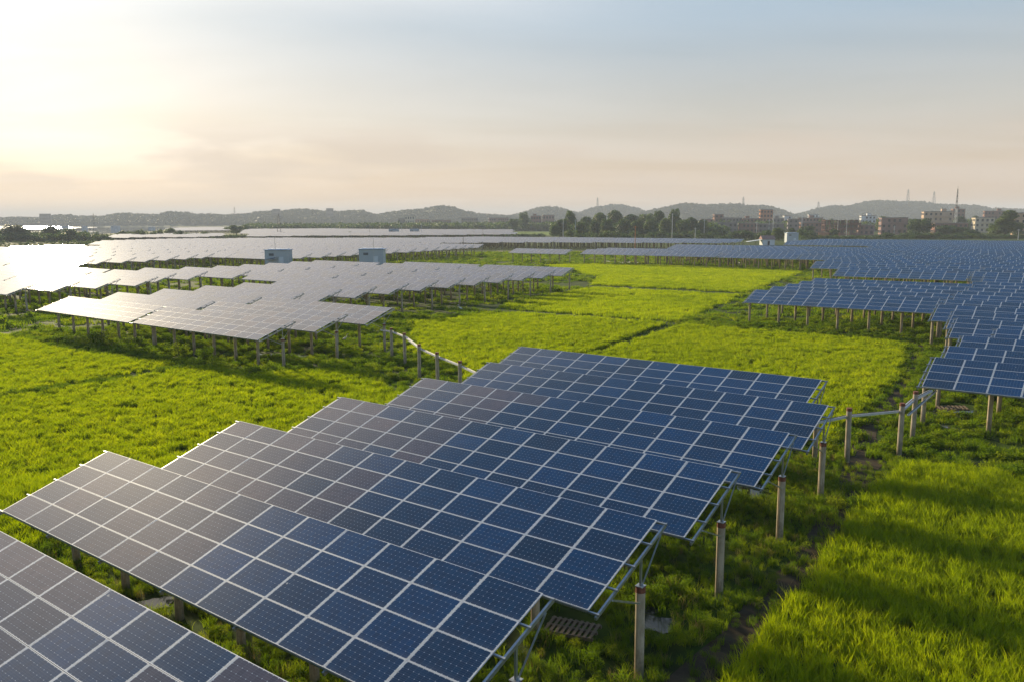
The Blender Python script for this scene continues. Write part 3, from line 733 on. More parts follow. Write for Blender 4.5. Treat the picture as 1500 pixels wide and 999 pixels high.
for nm, d0, d1, dens, pr, cut in (('weeds', 15, 46, 13.0, weed1, .22), ('weeds', 46, 110, 3.4, weed2, .24), ('weeds', 110, 330, .5, weed3, .38)):
    P = wedge(d0, d1, dens); q = to_rs(P)
    k = ~in_fields(P) & ~near_puddle(P) & (vn(P, 3.5, 5)*.6+vn(P, 1.1, 6)*.4 > cut)
    k &= ~(inside(q, DP) & (rng.random(len(P)) < .55))
    # banks between paddies stay low: thin them out
    P = P[k]; q = q[k]
    h = .42+.85*vn(P, 2.6, 8)*vn(P, 7, 9)+.3*vn(P, .9, 10)
    bund = ((q[:, 1] > 90.3) & (q[:, 1] < 95.2) & (q[:, 0] < -44)) | ((q[:, 1] > 132.3) & (q[:, 1] < 139.6) & (q[:, 0] < -51)) | ((q[:, 1] > 50) & (q[:, 1] < 92) & (q[:, 0] < -39.8) & (q[:, 0] > -45.2))
    h = np.where(bund, h*.3, h)
    scatter(nm, np.column_stack([P, np.zeros(len(P))]), rng.uniform(0, 6.28, len(P)), h*rng.uniform(.8, 1.25, len(P)), pr)
#BG#
# ------------------------------------------------------------------ trees and bushes
def crown_mesh(lobes, n, ls, m):
    V, Fc = [], []
    vol = [l[3]*l[4] for l in lobes]; tot = sum(vol)
    for i in range(n):
        q = random.random()*tot; k0 = 0
        while q > vol[k0]: q -= vol[k0]; k0 += 1
        lx, ly, lz, lr, lh = lobes[k0]
        d = Vector((random.gauss(0, 1), random.gauss(0, 1), random.gauss(0, 1))).normalized()*random.uniform(.62, 1.0)
        c = Vector((lx+d.x*lr, ly+d.y*lr, lz+d.z*lh))
        nrm = (d+Vector((random.gauss(0, .5), random.gauss(0, .5), random.gauss(.3, .5)))).normalized()
        a = nrm.orthogonal().normalized(); b = nrm.cross(a); t = random.random()*6.28
        a, b = a*math.cos(t)+b*math.sin(t), b*math.cos(t)-a*math.sin(t); s = ls*random.uniform(.5, 1.3)
        k = len(V)
        V += [tuple(c-a*s), tuple(c-b*s*.6), tuple(c+a*s), tuple(c+b*s*.6)]; Fc.append((k, k+1, k+2, k+3))
    me = bpy.data.meshes.new('crown'); me.from_pydata(V, [], Fc); me.materials.append(m); return me
def tree_proto(kind):
    # unit tree: height 1, crown radius about .35-.5; scaled when placed
    L = []
    if kind == 'round':
        for i in range(11):
            a = random.random()*6.28; r = random.uniform(.05, .34); L.append((r*math.cos(a), r*math.sin(a), random.uniform(.35, .78), random.uniform(.13, .2), random.uniform(.11, .18)))
        L.append((0, 0, .55, .3, .32)); L.append((0, 0, .3, .34, .2))
    elif kind == 'tall':
        for i in range(12):
            z = .25+.065*i; r = .26*(1-(z-.3)**2*1.2); a = random.random()*6.28; L.append((r*.5*math.cos(a), r*.5*math.sin(a), z, random.uniform(.10, .17), random.uniform(.08, .14)))
        L.append((0, 0, .5, .2, .36))
    elif kind == 'umbrella':
        for i in range(12):
            a = random.random()*6.28; r = random.uniform(.1, .55); L.append((r*math.cos(a), r*math.sin(a), random.uniform(.62, .82)-r*.2, random.uniform(.14, .22), random.uniform(.10, .15)))
        L.append((.1, 0, .4, .3, .2))
    else:
        for i in range(9):
            a = random.random()*6.28; r = random.uniform(.1, .5); L.append((r*math.cos(a), r*math.sin(a), random.uniform(.25, .7), random.uniform(.16, .28), random.uniform(.15, .28)))
        L.append((0, 0, .3, .5, .3))
    cr_ = crown_mesh(L, 3000 if kind != 'bush' else 1300, .036 if kind != 'bush' else .05, m_tree)
    tb = MB(); tb.tube([(0, 0, -.02), (.01, 0, .2), (-.01, .01, .5), (.01, 0, .8)], [.028, .022, .014, .004], m_bark, 7)
    for i in range(5):
        a = i*1.26+random.random(); z = .25+.09*i
        tb.tube([(0, 0, z), (.12*math.cos(a), .12*math.sin(a), z+.12), (.24*math.cos(a), .24*math.sin(a), z+.2)], [.012, .008, .003], m_bark, 5)
    return cr_, tb.mesh('trunk')
PR = {k: [tree_proto(k) for _ in range(4 if k != 'umbrella' else 1)] for k in ('round', 'tall', 'umbrella', 'bush')}
def tree(X, Ytop, Wpx, D, kind, label, group=None, cat='tree', wk=None):
    p = far(X, D); h = max(1.0, hgt(Ytop, D, X)); w = Wpx/F_PX*D
    cm, tm = random.choice(PR[kind]); wid = {'round': .86, 'tall': .62, 'umbrella': 1.35, 'bush': 1.35}[kind]
    nm = {'bush': 'bush'}.get(kind, 'tree'); t = link(nm, None, None, p, (0, 0, random.random()*6.28)); tag(t, label, 'bush' if kind == 'bush' else 'tree', group)
    s = w/wid; t.scale = (s, s, h)
    link('crown', cm, t); link('trunk', tm, t) if kind != 'bush' else link('stem', tm, t)
    return t
WOOD = [(812, 326, 22, 575), (820, 318, 26, 600), (836, 305, 26, 640), (858, 313, 28, 620), (878, 306, 30, 650), (901, 302, 34, 660), (925, 309, 34, 640), (946, 309, 32, 650), (966, 303, 26, 640), (988, 302, 26, 620), (1013, 314, 26, 590), (1030, 320, 22, 600), (848, 322, 22, 560), (870, 320, 22, 560), (888, 318, 26, 570), (912, 317, 26, 580), (935, 318, 26, 570), (955, 316, 26, 560), (975, 315, 24, 575), (1000, 318, 22, 560)]
WOOD.sort()
for i, (X, Y, W, D) in enumerate(WOOD):
    tree(X, Y, W, D, 'tall' if W < 22 and Y < 312 else 'round', f"{ordw(i+1)} tree from the left in the dark green wood behind the arrays", 'trees of the central wood')
RT = [(1348, 317, 42, 560, 'round', 'round dark tree beside the pink brick building'), (1293, 313, 24, 720, 'round', 'yellow-green tree between the white and pink buildings'),
      (1386, 328, 30, 560, 'round', 'low dark tree right of the round dark tree'), (1405, 331, 30, 540, 'round', 'spreading tree below the white and dark mast'), (1408, 313, 24, 720, 'round', 'green tree right behind the mast'),
      (1428, 313, 20, 800, 'round', 'tree behind the cream building on the right'), (1474, 311, 44, 520, 'tall', 'tall bright tree towering near the right edge'), (1457, 326, 24, 530, 'round', 'lower tree hugging the left side of the tall right tree'), (1492, 322, 22, 540, 'round', 'tree behind the peach building at the right edge'),
      (1183, 329, 24, 560, 'round', 'tree in front of the brown terraces, left of the unfinished building'), (1142, 331, 22, 480, 'round', 'tree rising behind the hut with a pinkish roof'), (1222, 334, 18, 560, 'round', 'small tree before the unfinished building'), (1160, 333, 20, 520, 'round', 'tree directly behind the white box shed'),
      (768, 308, 22, 900, 'round', 'tree standing above the brown houses left of the wood'), (752, 318, 20, 850, 'round', 'small tree left of the brown houses before the wood'), (1425, 335, 30, 520, 'round', 'dark low tree right of the spreading tree'),
      (345, 327, 40, 690, 'umbrella', 'dark umbrella-shaped tree beyond the left arrays'), (247, 332, 24, 640, 'round', 'round tree at the right end of the left hedgerow'), (24, 326, 40, 560, 'round', 'tree left of the sun glint by the lake'), (74, 328, 38, 560, 'round', 'tree right of the sun glint by the lake'), (98, 334, 30, 550, 'round', 'low tree closing the lakeside thicket on its right'),
      (2, 332, 34, 560, 'round', 'leftmost tree of the lakeside thicket')]
for X, Y, W, D, k, lab in RT: tree(X, Y, W, D, k, lab)
B1 = [(X, random.uniform(334, 341), random.uniform(22, 36), random.uniform(490, 540)) for X in range(838, 1200, 13)]
for i, (X, Y, W, D) in enumerate(B1): tree(X, Y, W, D, 'bush', f"{ordw(i+1)} bush from the left in the hedge under the central wood and town", 'bushes of the central hedge')
B2 = [(X, random.uniform(338, 344), random.uniform(20, 36), random.uniform(500, 530)) for X in range(1300, 1500, 14)]
for i, (X, Y, W, D) in enumerate(B2): tree(X, Y, W, D, 'bush', f"{ordw(i+1)} bush from the left in the bright hedge behind the right array", 'bushes of the right hedge')
B3 = [(X, (336+3.0*math.sin(X*.05)) if X < 235 else random.uniform(335, 341), random.uniform(18, 30), random.uniform(560, 600)) for X in list(range(-8, 240, 12))+[262, 273, 286, 298]]
for i, (X, Y, W, D) in enumerate(B3): tree(X, Y, W, D, 'bush', f"{ordw(i+1)} bush from the left in the hazy hedgerow beside the lake", 'bushes of the left hedgerow')
for X, Y, W, D, lab in ((382, 340, 17, 620, 'dark round bush left of the lattice pylon'), (438, 339, 9, 630, 'small upright bush right of the lattice pylon'), (508, 339, 22, 620, 'bush patch midway between the pylon and the small sheds'), (695, 338, 10, 620, 'lone dark bush on the strip right of the small sheds'), (460, 334, 24, 900, 'bush on the far panels right of the pylon'), (318, 341, 20, 620, 'bush at the foot of the umbrella-shaped tree')):
    tree(X, Y, W, D, 'bush', lab)
for X, Yt, Yb, W, lab in ((150, 481, 506, 60, 'big hazy bush under the front corner of the left array'), (196, 487, 507, 46, 'bush under the left array, right of the biggest one'), (112, 488, 503, 40, 'low bush at the left end of the weeds under the left array'), (262, 498, 523, 34, 'bush among the front piles of the left array'), (300, 505, 528, 30, 'small bush near the corner piles of the left array')):
    g = at(X, Yb, 0); w = W/F_PX*g.y; h = (Yb-Yt)/F_PX*g.y*1.05
    cm, tm = random.choice(PR['bush']); t = link('bush', None, None, g); tag(t, lab, 'bush'); t.scale = (w/1.35, w/1.35, h); link('crown', crown_mesh([(random.uniform(-.4, .4), random.uniform(-.4, .4), random.uniform(.2, .7), .25, .22) for _ in range(9)], 2600, .028, m_weed), t); link('stem', tm, t)

# low hedge strips and tree belts that read as one mass
def blobs(m, n=5, ls=.16, q=150):
    out = []
    for _ in range(n):
        L = [(random.uniform(-.5, .5), random.uniform(-.5, .5), random.uniform(.3, .75), random.uniform(.3, .5), random.uniform(.25, .4)) for _ in range(4)]
        out.append(crown_mesh(L, q, ls, m))
    return out
BL = blobs(m_wood_far); BLT = blobs(m_tree, 4, .11, 260)
def belt(name, X0, X1, D0, D1, dens, smin, smax, protos, kind_pts=None):
    n = int(abs(far(X1, (D0+D1)/2).x-far(X0, (D0+D1)/2).x)*(D1-D0)*dens)
    D = rng.uniform(D0, D1, n); X = rng.uniform(X0, X1, n)
    P = np.array([tuple(far(x, d)) for x, d in zip(X, D)])
    scatter(name, P, rng.uniform(0, 6.28, n), rng.uniform(smin, smax, n), protos)
belt('tree_belt', 360, 830, 930, 1150, .012, 6, 11, BLT)
belt('tree_belt', 1000, 1560, 800, 1000, .010, 6, 12, BLT)
belt('tree_belt', 440, 800, 615, 640, .10, 1.2, 2.6, BLT)
belt('tree_belt', 300, 480, 630, 650, .12, 1.2, 2.8, BLT)
belt('tree_belt', -90, 120, 540, 600, .05, 3.5, 7, BLT)
belt('tree_belt', -150, 330, 395, 560, .022, .8, 2.0, BLT)
belt('tree_belt', 120, 300, 560, 610, .045, 2.5, 4.5, BLT)
belt('tree_belt', 820, 1040, 610, 680, .03, 7, 12, BLT)
belt('tree_belt', 820, 1060, 600, 690, .02, 5, 9, BLT)
belt('tree_belt', 1190, 1520, 505, 530, .09, 1.0, 2.5, BLT)

# ------------------------------------------------------------------ hills with woods on them
def hill(name, prof, D, depth=420):
    xs = np.linspace(prof[0][0], prof[-1][0], max(30, int((prof[-1][0]-prof[0][0])/4)))
    ys = np.interp(xs, [a for a, b in prof], [b for a, b in prof])
    hh = np.array([max(0, hgt(y, D, x)-11) for x, y in zip(xs, ys)])
    ts = np.linspace(-1, 1, 15); V = []; Fc = []; n = len(xs)
    for t in ts:
        f = math.cos(t*math.pi/2)**1.3 if abs(t) < 1 else 0
        for i, x in enumerate(xs):
            g = far(x, D+t*depth); z = hh[i]*f*(1+.10*math.sin(x*.09+t*5)*(abs(t) > .05))-1.0*(f == 0)
            V.append((g.x, g.y, z))
    for j in range(len(ts)-1):
        for i in range(n-1): Fc.append((j*n+i, j*n+i+1, (j+1)*n+i+1, (j+1)*n+i))
    me = bpy.data.meshes.new(name); me.from_pydata(V, [], Fc); me.materials.append(m_hill); me.polygons.foreach_set('use_smooth', [True]*len(Fc))
    o = link(name, me); tag(o, kind='structure')
    A = np.array(V).reshape(len(ts), n, 3); W_ = abs(A[0, -1, 0]-A[0, 0, 0])
    npt = int(W_*depth*1.15/95)
    fi = rng.uniform(0, n-1.01, npt); fj = rng.uniform(1, 8.9, npt); i0, j0 = fi.astype(int), fj.astype(int); a = (fi-i0)[:, None]; b = (fj-j0)[:, None]
    P = (A[j0, i0]*(1-a)+A[j0, i0+1]*a)*(1-b)+(A[j0+1, i0]*(1-a)+A[j0+1, i0+1]*a)*b
    clear = vn(P[:, :2], 60, 31) > .78
    P = P[~clear]
    P[:, 2] -= 1.5
    scatter('hill_woods', P, rng.uniform(0, 6.28, len(P)), rng.uniform(7, 12, len(P)), BL)
m_hill = simple('hill_ground', [(0.3, (.030, .045, .020)), (0.7, (.075, .095, .035))], .02, .95, detail=6)
hill('hill', [(1120, 324), (1165, 313), (1200, 304), (1240, 299), (1270, 295), (1300, 293), (1330, 294), (1360, 297), (1400, 299), (1440, 302), (1480, 305), (1560, 309), (1700, 313)], 2700)
hill('hill', [(905, 322), (930, 313), (960, 305), (990, 299), (1010, 298), (1050, 298.5), (1090, 297.5), (1120, 300), (1145, 307), (1165, 314), (1190, 322)], 2400)
hill('hill', [(820, 322), (850, 310), (880, 301), (900, 298), (915, 300), (935, 306), (955, 312), (985, 320)], 2900)
hill('hill', [(715, 322), (735, 317), (760, 312), (785, 305), (800, 302), (815, 302), (830, 306), (850, 313), (875, 321)], 2650)
hill('hill', [(-260, 315), (0, 318), (60, 317), (90, 314), (150, 316), (180, 311), (235, 314), (245, 309), (275, 309), (285, 313), (345, 313), (370, 311), (400, 307), (450, 306), (500, 309), (530, 307), (552, 313), (580, 309), (615, 305), (640, 301), (665, 303), (690, 310), (720, 314), (760, 316), (820, 320)], 2350, 330)

# ------------------------------------------------------------------ buildings
def bmat(name, c, v=.12): return simple(name, [(0.3, tuple(x*(1-v) for x in c)), (0.7, tuple(min(1, x*(1+v)) for x in c))], .5, .9, detail=6)
WALL = {'brick': bmat('red_brick_wall', (.22, .115, .09)), 'pink': bmat('pinkish_wall', (.31, .19, .16)), 'tan': bmat('tan_render', (.52, .38, .28)), 'cream': bmat('cream_render', (.58, .50, .38)),
        'white': bmat('white_render', (.66, .68, .70)), 'peach': bmat('peach_render', (.55, .36, .24)), 'grey': bmat('grey_concrete_wall', (.19, .17, .165)), 'orange': bmat('orange_brick_wall', (.45, .20, .11))}
m_pane = simple('dark_window', [(0.3, (.015, .018, .022)), (0.7, (.05, .055, .06))], 2, .25)
m_roofc = simple('roof_concrete', [(0.3, (.18, .16, .15)), (0.7, (.30, .27, .25))], 1, .9)
def building(X0, X1, Yt, D, wall, floors, label, bays=None, stair=True, open_=False, balc=False, dep=10):
    a, b = far(X0, D), far(X1, D); w = (b-a).length; h = hgt(Yt, D, X0); H_ = h
    m = WALL[wall]; rz = math.radians(random.uniform(-6, 6)) - math.atan2((a.x+b.x)/2, D)*.5
    t = link('building', None, None, ((a.x+b.x)/2, D+dep/2, 0), (0, 0, rz)); tag(t, label, 'building')
    fl = H_/floors; bays = bays or max(2, int(w/3.2)); bw = w/bays
    if open_:
        mb = MB()
        for f in range(floors+1): mb.box((0, 0, min(H_-.15, f*fl+.15)), (w, dep, .3), m)
        for k in range(bays+1):
            for y in (-dep/2+.2, 0, dep/2-.2): mb.box((-w/2+.2+k*(w-.4)/bays, y, H_/2), (.4, .38, H_-.01), m)
        link('frame', mb.mesh('frame'), t)
        mb = MB()
        for f in range(floors):
            for k in range(bays):
                if random.random() < .6: mb.box((-w/2+(k+.5)*bw, -dep/2+.6, f*fl+.3+fl*.2), (bw-.5, .2, fl*.4), WALL['brick'])
                if random.random() < .8: mb.box((-w/2+(k+.5)*bw, dep*.2, (f+.5)*fl+.15), (bw-.5, .2, fl-.32), WALL['grey'])
        link('infill', mb.mesh('infill'), t)
    else:
        mb = MB(); mb.box((0, 0, H_/2), (w, dep, H_), m); mb.box((0, 0, H_+.25), (w+.5, dep+.5, .5), m_roofc)
        for f in range(1, floors): mb.box((0, 0, f*fl), (w+.12, dep+.12, .16), m_roofc)
        link('wall', mb.mesh('wall'), t)
        wm = MB().box((0, 0, 0), (min(1.7, bw*.55), .16, fl*.46), m_pane).mesh('window')
        wf = MB().box((0, .04, -fl*.26), (min(1.7, bw*.55)+.4, .2, .14), m_roofc).mesh('window_frame')
        for f in range(floors):
            for k in range(bays):
                if random.random() < .08: continue
                wi = link('window', wm, t, (-w/2+(k+.5)*bw, -dep/2-.08, (f+.55)*fl)); link('window_frame', wf, wi)
        for f in range(floors):
            for k in range(3): link('window', wm, t, (-w/2-.08, -dep/2+(k+.5)*dep/3, (f+.55)*fl), (0, 0, math.pi/2))
        if balc:
            for f in range(1, floors):
                mb = MB(); mb.box((w*.12, -dep/2-.7, f*fl), (w*.55, 1.3, .14), m); mb.box((w*.12, -dep/2-1.32, f*fl+.5), (w*.55, .08, .9), m); link('balcony', mb.mesh('balcony'), t)
    if stair:
        sx = random.uniform(-.25, .25)*w; mb = MB(); mb.box((sx, dep*.1, H_+1.5), (min(4, w*.3), 3.6, 2.4), m); mb.box((sx, dep*.1, H_+2.8), (min(4, w*.3)+.5, 4.1, .2), m_roofc); link('stair_house', mb.mesh('stair_house'), t)
    return t
BLD = [
 (1211, 1262, 323, 620, 'brick', 3, 'unfinished reddish building with open floors above the right array', None, False, True, False),
 (1262, 1283, 331, 626, 'pink', 2, 'low reddish annex right of the unfinished building', None, False, False, False),
 (1264, 1284, 317, 840, 'white', 4, 'white building with dark windows behind the low reddish annex', None, True, False, False),
 (1295, 1331, 320, 640, 'pink', 3, 'pink three-storey building left of the round dark tree', 5, False, False, True),
 (1357, 1396, 311, 760, 'tan', 4, 'tan apartment block with balconies left of the mast', 6, True, False, True),
 (1374, 1419, 328, 640, 'brick', 2, 'long low brick building at the foot of the mast', None, False, False, False),
 (1398, 1414, 307, 930, 'brick', 5, 'reddish building just behind the mast', None, True, False, False),
 (1432, 1458, 320, 700, 'cream', 3, 'cream building with dark windows left of the tall right tree', 4, False, False, True),
 (1493, 1525, 313, 580, 'peach', 4, 'peach building cut by the right edge of the view', None, False, False, False),
 (1446, 1472, 310, 950, 'brick', 4, 'distant reddish building above the cream one', None, True, False, False),
 (1115, 1133, 308, 880, 'orange', 5, 'tallest brown block of the town before the middle hill', None, False, False, False),
 (1047, 1060, 315, 870, 'brick', 4, 'dark reddish block at the left end of the town', None, False, False, False),
 (1060, 1088, 320, 860, 'grey', 3, 'long grey house right of the dark reddish block', None, False, False, False),
 (1090, 1116, 321, 850, 'brick', 3, 'reddish house left of the tallest brown block', None, True, False, False),
 (1134, 1150, 321, 860, 'grey', 3, 'grey house right of the tallest brown block', None, True, False, False),
 (1157, 1172, 322, 760, 'grey', 3, 'pale grey house in the middle of the town', None, False, False, False),
 (1173, 1206, 320, 850, 'pink', 3, 'long pinkish house right of the pale grey one', None, True, False, False),
 (1150, 1160, 317, 920, 'white', 4, 'narrow whitish block behind the pale grey house', None, False, False, False),
 (1028, 1046, 322, 880, 'pink', 3, 'pinkish house just right of the central wood', None, False, False, False),
 (1186, 1200, 315, 1000, 'white', 4, 'pale block peeping above the long pinkish house', None, False, False, False),
 (1050, 1082, 327, 720, 'grey', 2, 'low grey row house in the front of the town, farthest left', None, False, False, False),
 (1085, 1112, 328, 720, 'brick', 2, 'low brick row house in front of the town', None, False, False, False),
 (1114, 1150, 329, 720, 'grey', 2, 'low grey hall below the tallest brown block', None, False, False, False),
 (1176, 1208, 327, 720, 'brick', 2, 'low brick house left of the unfinished building', None, False, False, False),
 (1332, 1352, 322, 900, 'pink', 3, 'pinkish house mostly hidden by the round dark tree', None, False, False, False),
 (593, 607, 317, 1250, 'cream', 3, 'sunlit cream building in the hazy distance left of centre', None, True, False, False),
 (583, 594, 321, 1250, 'grey', 2, 'grey house left of the sunlit cream building', None, False, False, False),
 (608, 628, 322, 1300, 'pink', 2, 'pinkish house right of the sunlit cream building', None, False, False, False),
 (632, 660, 323, 1250, 'brick', 2, 'long dim brick building in the hazy distance', None, False, False, False),
 (676, 700, 320, 1300, 'grey', 3, 'dim grey building below the notch of the hills', None, False, False, False),
 (716, 745, 320, 1200, 'pink', 3, 'dim pinkish row left of the brown houses', None, False, False, False),
 (778, 793, 317, 1050, 'brick', 3, 'brown house left of the wood, left one of the pair', None, True, False, False),
 (795, 812, 316, 1050, 'pink', 3, 'brown-pink house touching the left end of the wood', None, False, False, False),
 (58, 72, 314, 2000, 'grey', 4, 'dark block on the skyline above the sun glint', None, False, False, False),
 (399, 410, 307, 2150, 'grey', 5, 'tiny block on the wooded ridge above the pylon', None, False, False, False),
 (478, 488, 306, 2150, 'grey', 4, 'tiny block on the ridge left of centre', None, False, False, False),
]
for X0, X1, Yt, D, wl_, fl, lab, bays, stair, op, bal in BLD:
    building(X0, X1, Yt, D, wl_, fl, lab, bays, stair, op, bal)

# ------------------------------------------------------------------ sheds, walls, hut
m_corr, nt_, p_, o_ = mat('corrugated_blue_white')
wv = N(nt_, 'ShaderNodeTexWave'); wv.inputs['Scale'].default_value = 2.2; tcx = N(nt_, 'ShaderNodeTexCoord'); nt_.links.new(tcx.outputs['Object'], wv.inputs['Vector'])
nt_.links.new(ramp(nt_, wv.outputs['Fac'], [(0.2, (.36, .41, .45)), (0.8, (.50, .55, .59))]), p_.inputs['Base Color']); p_.inputs['Roughness'].default_value = .5
m_broof = simple('blue_roof_sheet', [(0.3, (.12, .26, .48)), (0.7, (.18, .34, .58))], 1, .5)
m_lroof = simple('pale_roof_sheet', [(0.3, (.62, .66, .70)), (0.7, (.74, .78, .82))], 1, .5)
m_dark0 = simple('dark_louvre', [(0.3, (.08, .09, .10)), (0.7, (.14, .15, .16))], 4, .6)
def shed(X0, X1, Yt, D, label, pole=None, z0=0.0, group=None, name='shed'):
    a, b = far(X0, D), far(X1, D); w = b.x-a.x; h = hgt(Yt, D, X0); dep = w*.62
    t = link(name, None, None, ((a.x+b.x)/2, D+dep/2, 0)); tag(t, label, 'shed', group)
    body = link('wall', MB().box((0, 0, (h+z0)/2), (w, dep, h-z0), m_corr).mesh('wall'), t)
    r = MB(); r.poly([(-w/2-.25, -dep/2-.25, h), (w/2+.25, -dep/2-.25, h), (w/2+.25, -dep/2-.25, h+.12), (w*.15, -dep/2-.25, h+.12), (-w/2-.25, -dep/2-.25, h+.12)], m_broof)
    r = MB(); r.box((0, 0, h+.06), (w+.5, dep+.5, .12), m_broof); r.box((0, dep*.1, h+.2), (w*.8, dep*.7, .16), m_lroof); link('roof', r.mesh('roof'), t)
    link('door', MB().box((w*.18, -dep/2-.03, z0+1.25), (1.3, .06, 2.3), m_lroof).mesh('door'), t)
    link('vent', MB().box((-w*.22, -dep/2-.03, h*.78), (w*.2, .06, h*.12), m_dark0).mesh('vent'), t)
    if z0 > 0:
        for sx in (-1, 1):
            for sy in (-1, 1): link('leg', MB().box((sx*w*.42, sy*dep*.4, z0/2), (.35, .35, z0), m_conc).mesh('leg'), t)
    if pole:
        q = far(pole[0], D-1.5); tp = hgt(pole[1], D-1.5, pole[0])
        pt = link('antenna_mast', None, None, q); tag(pt, pole[2], 'mast')
        link('pole', MB().tube([(0, 0, 0), (0, 0, tp)], [.07, .04], m_steel, 6).mesh('pole'), pt); link('tip', MB().tube([(0, 0, tp), (0, 0, tp+.8)], .02, m_steel, 5).mesh('tip'), pt)
shed(385, 420, 367, 214, 'bluish corrugated shed standing left of its twin above the pale arrays', (401, 348, 'thin mast beside the left corrugated shed'), 1.2, 'corrugated sheds behind the left array')
shed(524, 560, 366, 216, 'bluish corrugated shed standing right of its twin above the pale arrays', (546, 350, 'thin mast in front of the right corrugated shed'), 1.2, 'corrugated sheds behind the left array')
shed(569, 583, 336.5, 640, 'left one of the two tiny pale sheds beyond the hedge strip', None, 0, 'tiny sheds in the distance')
shed(600, 613, 336.5, 640, 'right one of the two tiny pale sheds beyond the hedge strip', None, 0, 'tiny sheds in the distance')
shed(1154, 1171, 342, 440, 'pale box shed standing behind the end of the right array', None, 0)
for i, (X0, X1, Y) in enumerate(((89, 97, 331.5), (118, 125, 331.8), (161, 172, 331.5), (216, 224, 333))):
    shed(X0, X1, Y, 1150+i*10, f"{ordw(i+1)} tiny dark shed from the left standing on the bright lake", None, 0, 'sheds on the lake')
a, b = far(1119, 400), far(1137, 400)
t = link('hut', None, None, ((a.x+b.x)/2, 403, 0)); tag(t, 'small white hut with a pinkish roof and a lean-to at its left', 'hut')
w = b.x-a.x; h = hgt(346, 400, 1120)
link('wall', MB().box((0, 0, h/2-.8), (w, 5, h-1.6), WALL['white']).mesh('wall'), t)
rb = MB(); hz = h-1.6
for sgn in (-1, 1): rb.poly([(-w/2-.3, sgn*2.9, hz-.1), (w/2+.3, sgn*2.9, hz-.1), (w/2+.3, 0, hz+1.7), (-w/2-.3, 0, hz+1.7)], WALL['pink'])
rb.poly([(-w/2-.3, -2.9, hz-.1), (-w/2-.3, 2.9, hz-.1), (-w/2-.3, 0, hz+1.7)], WALL['pink']); rb.poly([(w/2+.3, -2.9, hz-.1), (w/2+.3, 0, hz+1.7), (w/2+.3, 2.9, hz-.1)], WALL['pink'])
link('roof', rb.mesh('roof'), t)
link('door', MB().box((0, -2.53, 1.0), (1, .06, 2), m_pane).mesh('door'), t)
link('lean_to_roof', MB().bar((-w/2-7, 0, h-2.9), (-w/2, 0, h-1.9), 4.5, .1, m_lroof).mesh('lean_to_roof'), t)
for x in (-6.8, -3.5): link('leg', MB().box((-w/2+x+.2, -2, (h-2.9)/2), (.15, .15, h-2.9), m_wood).mesh('leg'), t)
a, b = far(1200, 560), far(1232, 560)
t = link('garden_wall', MB().box(((b.x-a.x)/2, 0, 1.1), (b.x-a.x, .3, 2.2), WALL['orange']).box(((b.x-a.x)/2, 0, 2.24), (b.x-a.x+.1, .4, .1), m_roofc).mesh('garden_wall'), None, a); tag(t, 'low orange brick wall in front of the unfinished building', 'wall')
t.scale = (1, 1, 1.5)

# ------------------------------------------------------------------ poles, pylons, masts
m_pw = simple('pale_pole_paint', [(0.3, (.55, .55, .55)), (0.7, (.68, .68, .68))], 2, .6)
m_dark = simple('dark_lattice_steel', [(0.3, (.06, .06, .065)), (0.7, (.12, .12, .125))], 2, .6)
m_orange = simple('orange_paint', [(0.3, (.40, .15, .05)), (0.7, (.55, .22, .08))], 2, .7)
def pole(X, Yt, D, m, label, r=.2, arm=True):
    g = far(X, D); h = hgt(Yt, D, X); t = link('utility_pole', None, None, g, (0, 0, random.uniform(-.6, .6))); tag(t, label, 'pole')
    link('shaft', MB().tube([(0, 0, 0), (0, 0, h)], [r, r*.7], m, 7).mesh('shaft'), t)
    if arm: link('crossarm', MB().box((0, 0, h-.6), (1.8, .14, .14), m).mesh('crossarm'), t)
for X, Yt, D, m, lab in ((541, 321, 640, m_conc, 'dark utility pole left of the two tiny sheds'), (588, 331, 630, m_pw, 'pale pole between the two tiny sheds'), (617, 328, 630, m_pw, 'pale pole right of the two tiny sheds'), (694, 320, 640, m_conc, 'utility pole beside the lone dark bush'),
      (707, 336, 560, m_conc, 'short post right of the lone dark bush'), (825, 318, 500, m_pw, 'pale pole at the left edge of the wood'), (843, 322, 540, m_pw, 'pale pole before the left trees of the wood'), (931, 331, 330, m_orange, 'orange-brown pole rising from the panels before the wood'), (985, 313, 480, m_pw, 'tall pale pole before the right trees of the wood'),
      (1019, 334, 480, m_pw, 'short pale pole right of the wood'), (1032, 322, 520, m_pw, 'pale pole at the left end of the town'), (1109, 325, 560, m_pw, 'pale pole before the brick row house'), (1127, 322, 500, m_pw, 'left pole of the pair above the hut'), (1133, 314, 500, m_pw, 'right pole of the pair above the hut'),
      (1175, 317, 700, m_pw, 'pale pole beside the pale grey house'), (1228, 320, 590, m_pw, 'pale pole before the unfinished building, left of its centre'), (1241, 318, 590, m_pw, 'pale pole right before the unfinished building'), (1290, 318, 600, m_pw, 'pale pole left of the pink building'), (1311, 331, 560, m_pw, 'short pale pole in front of the pink building'),
      (1494, 336, 470, m_pw, 'pale pole at the right edge under the peach building'), (402, 327, 2000, m_conc, 'faint pole on the far shore'), (442, 319, 1200, m_conc, 'thin dark pole right of the pylon'), (461, 322, 1200, m_conc, 'thin dark pole farther right of the pylon'), (678, 345, 300, m_conc, 'short dark post standing in the silvery array')):
    pole(X, Yt, D, m, lab, .16 if D < 700 else .3, D < 700)
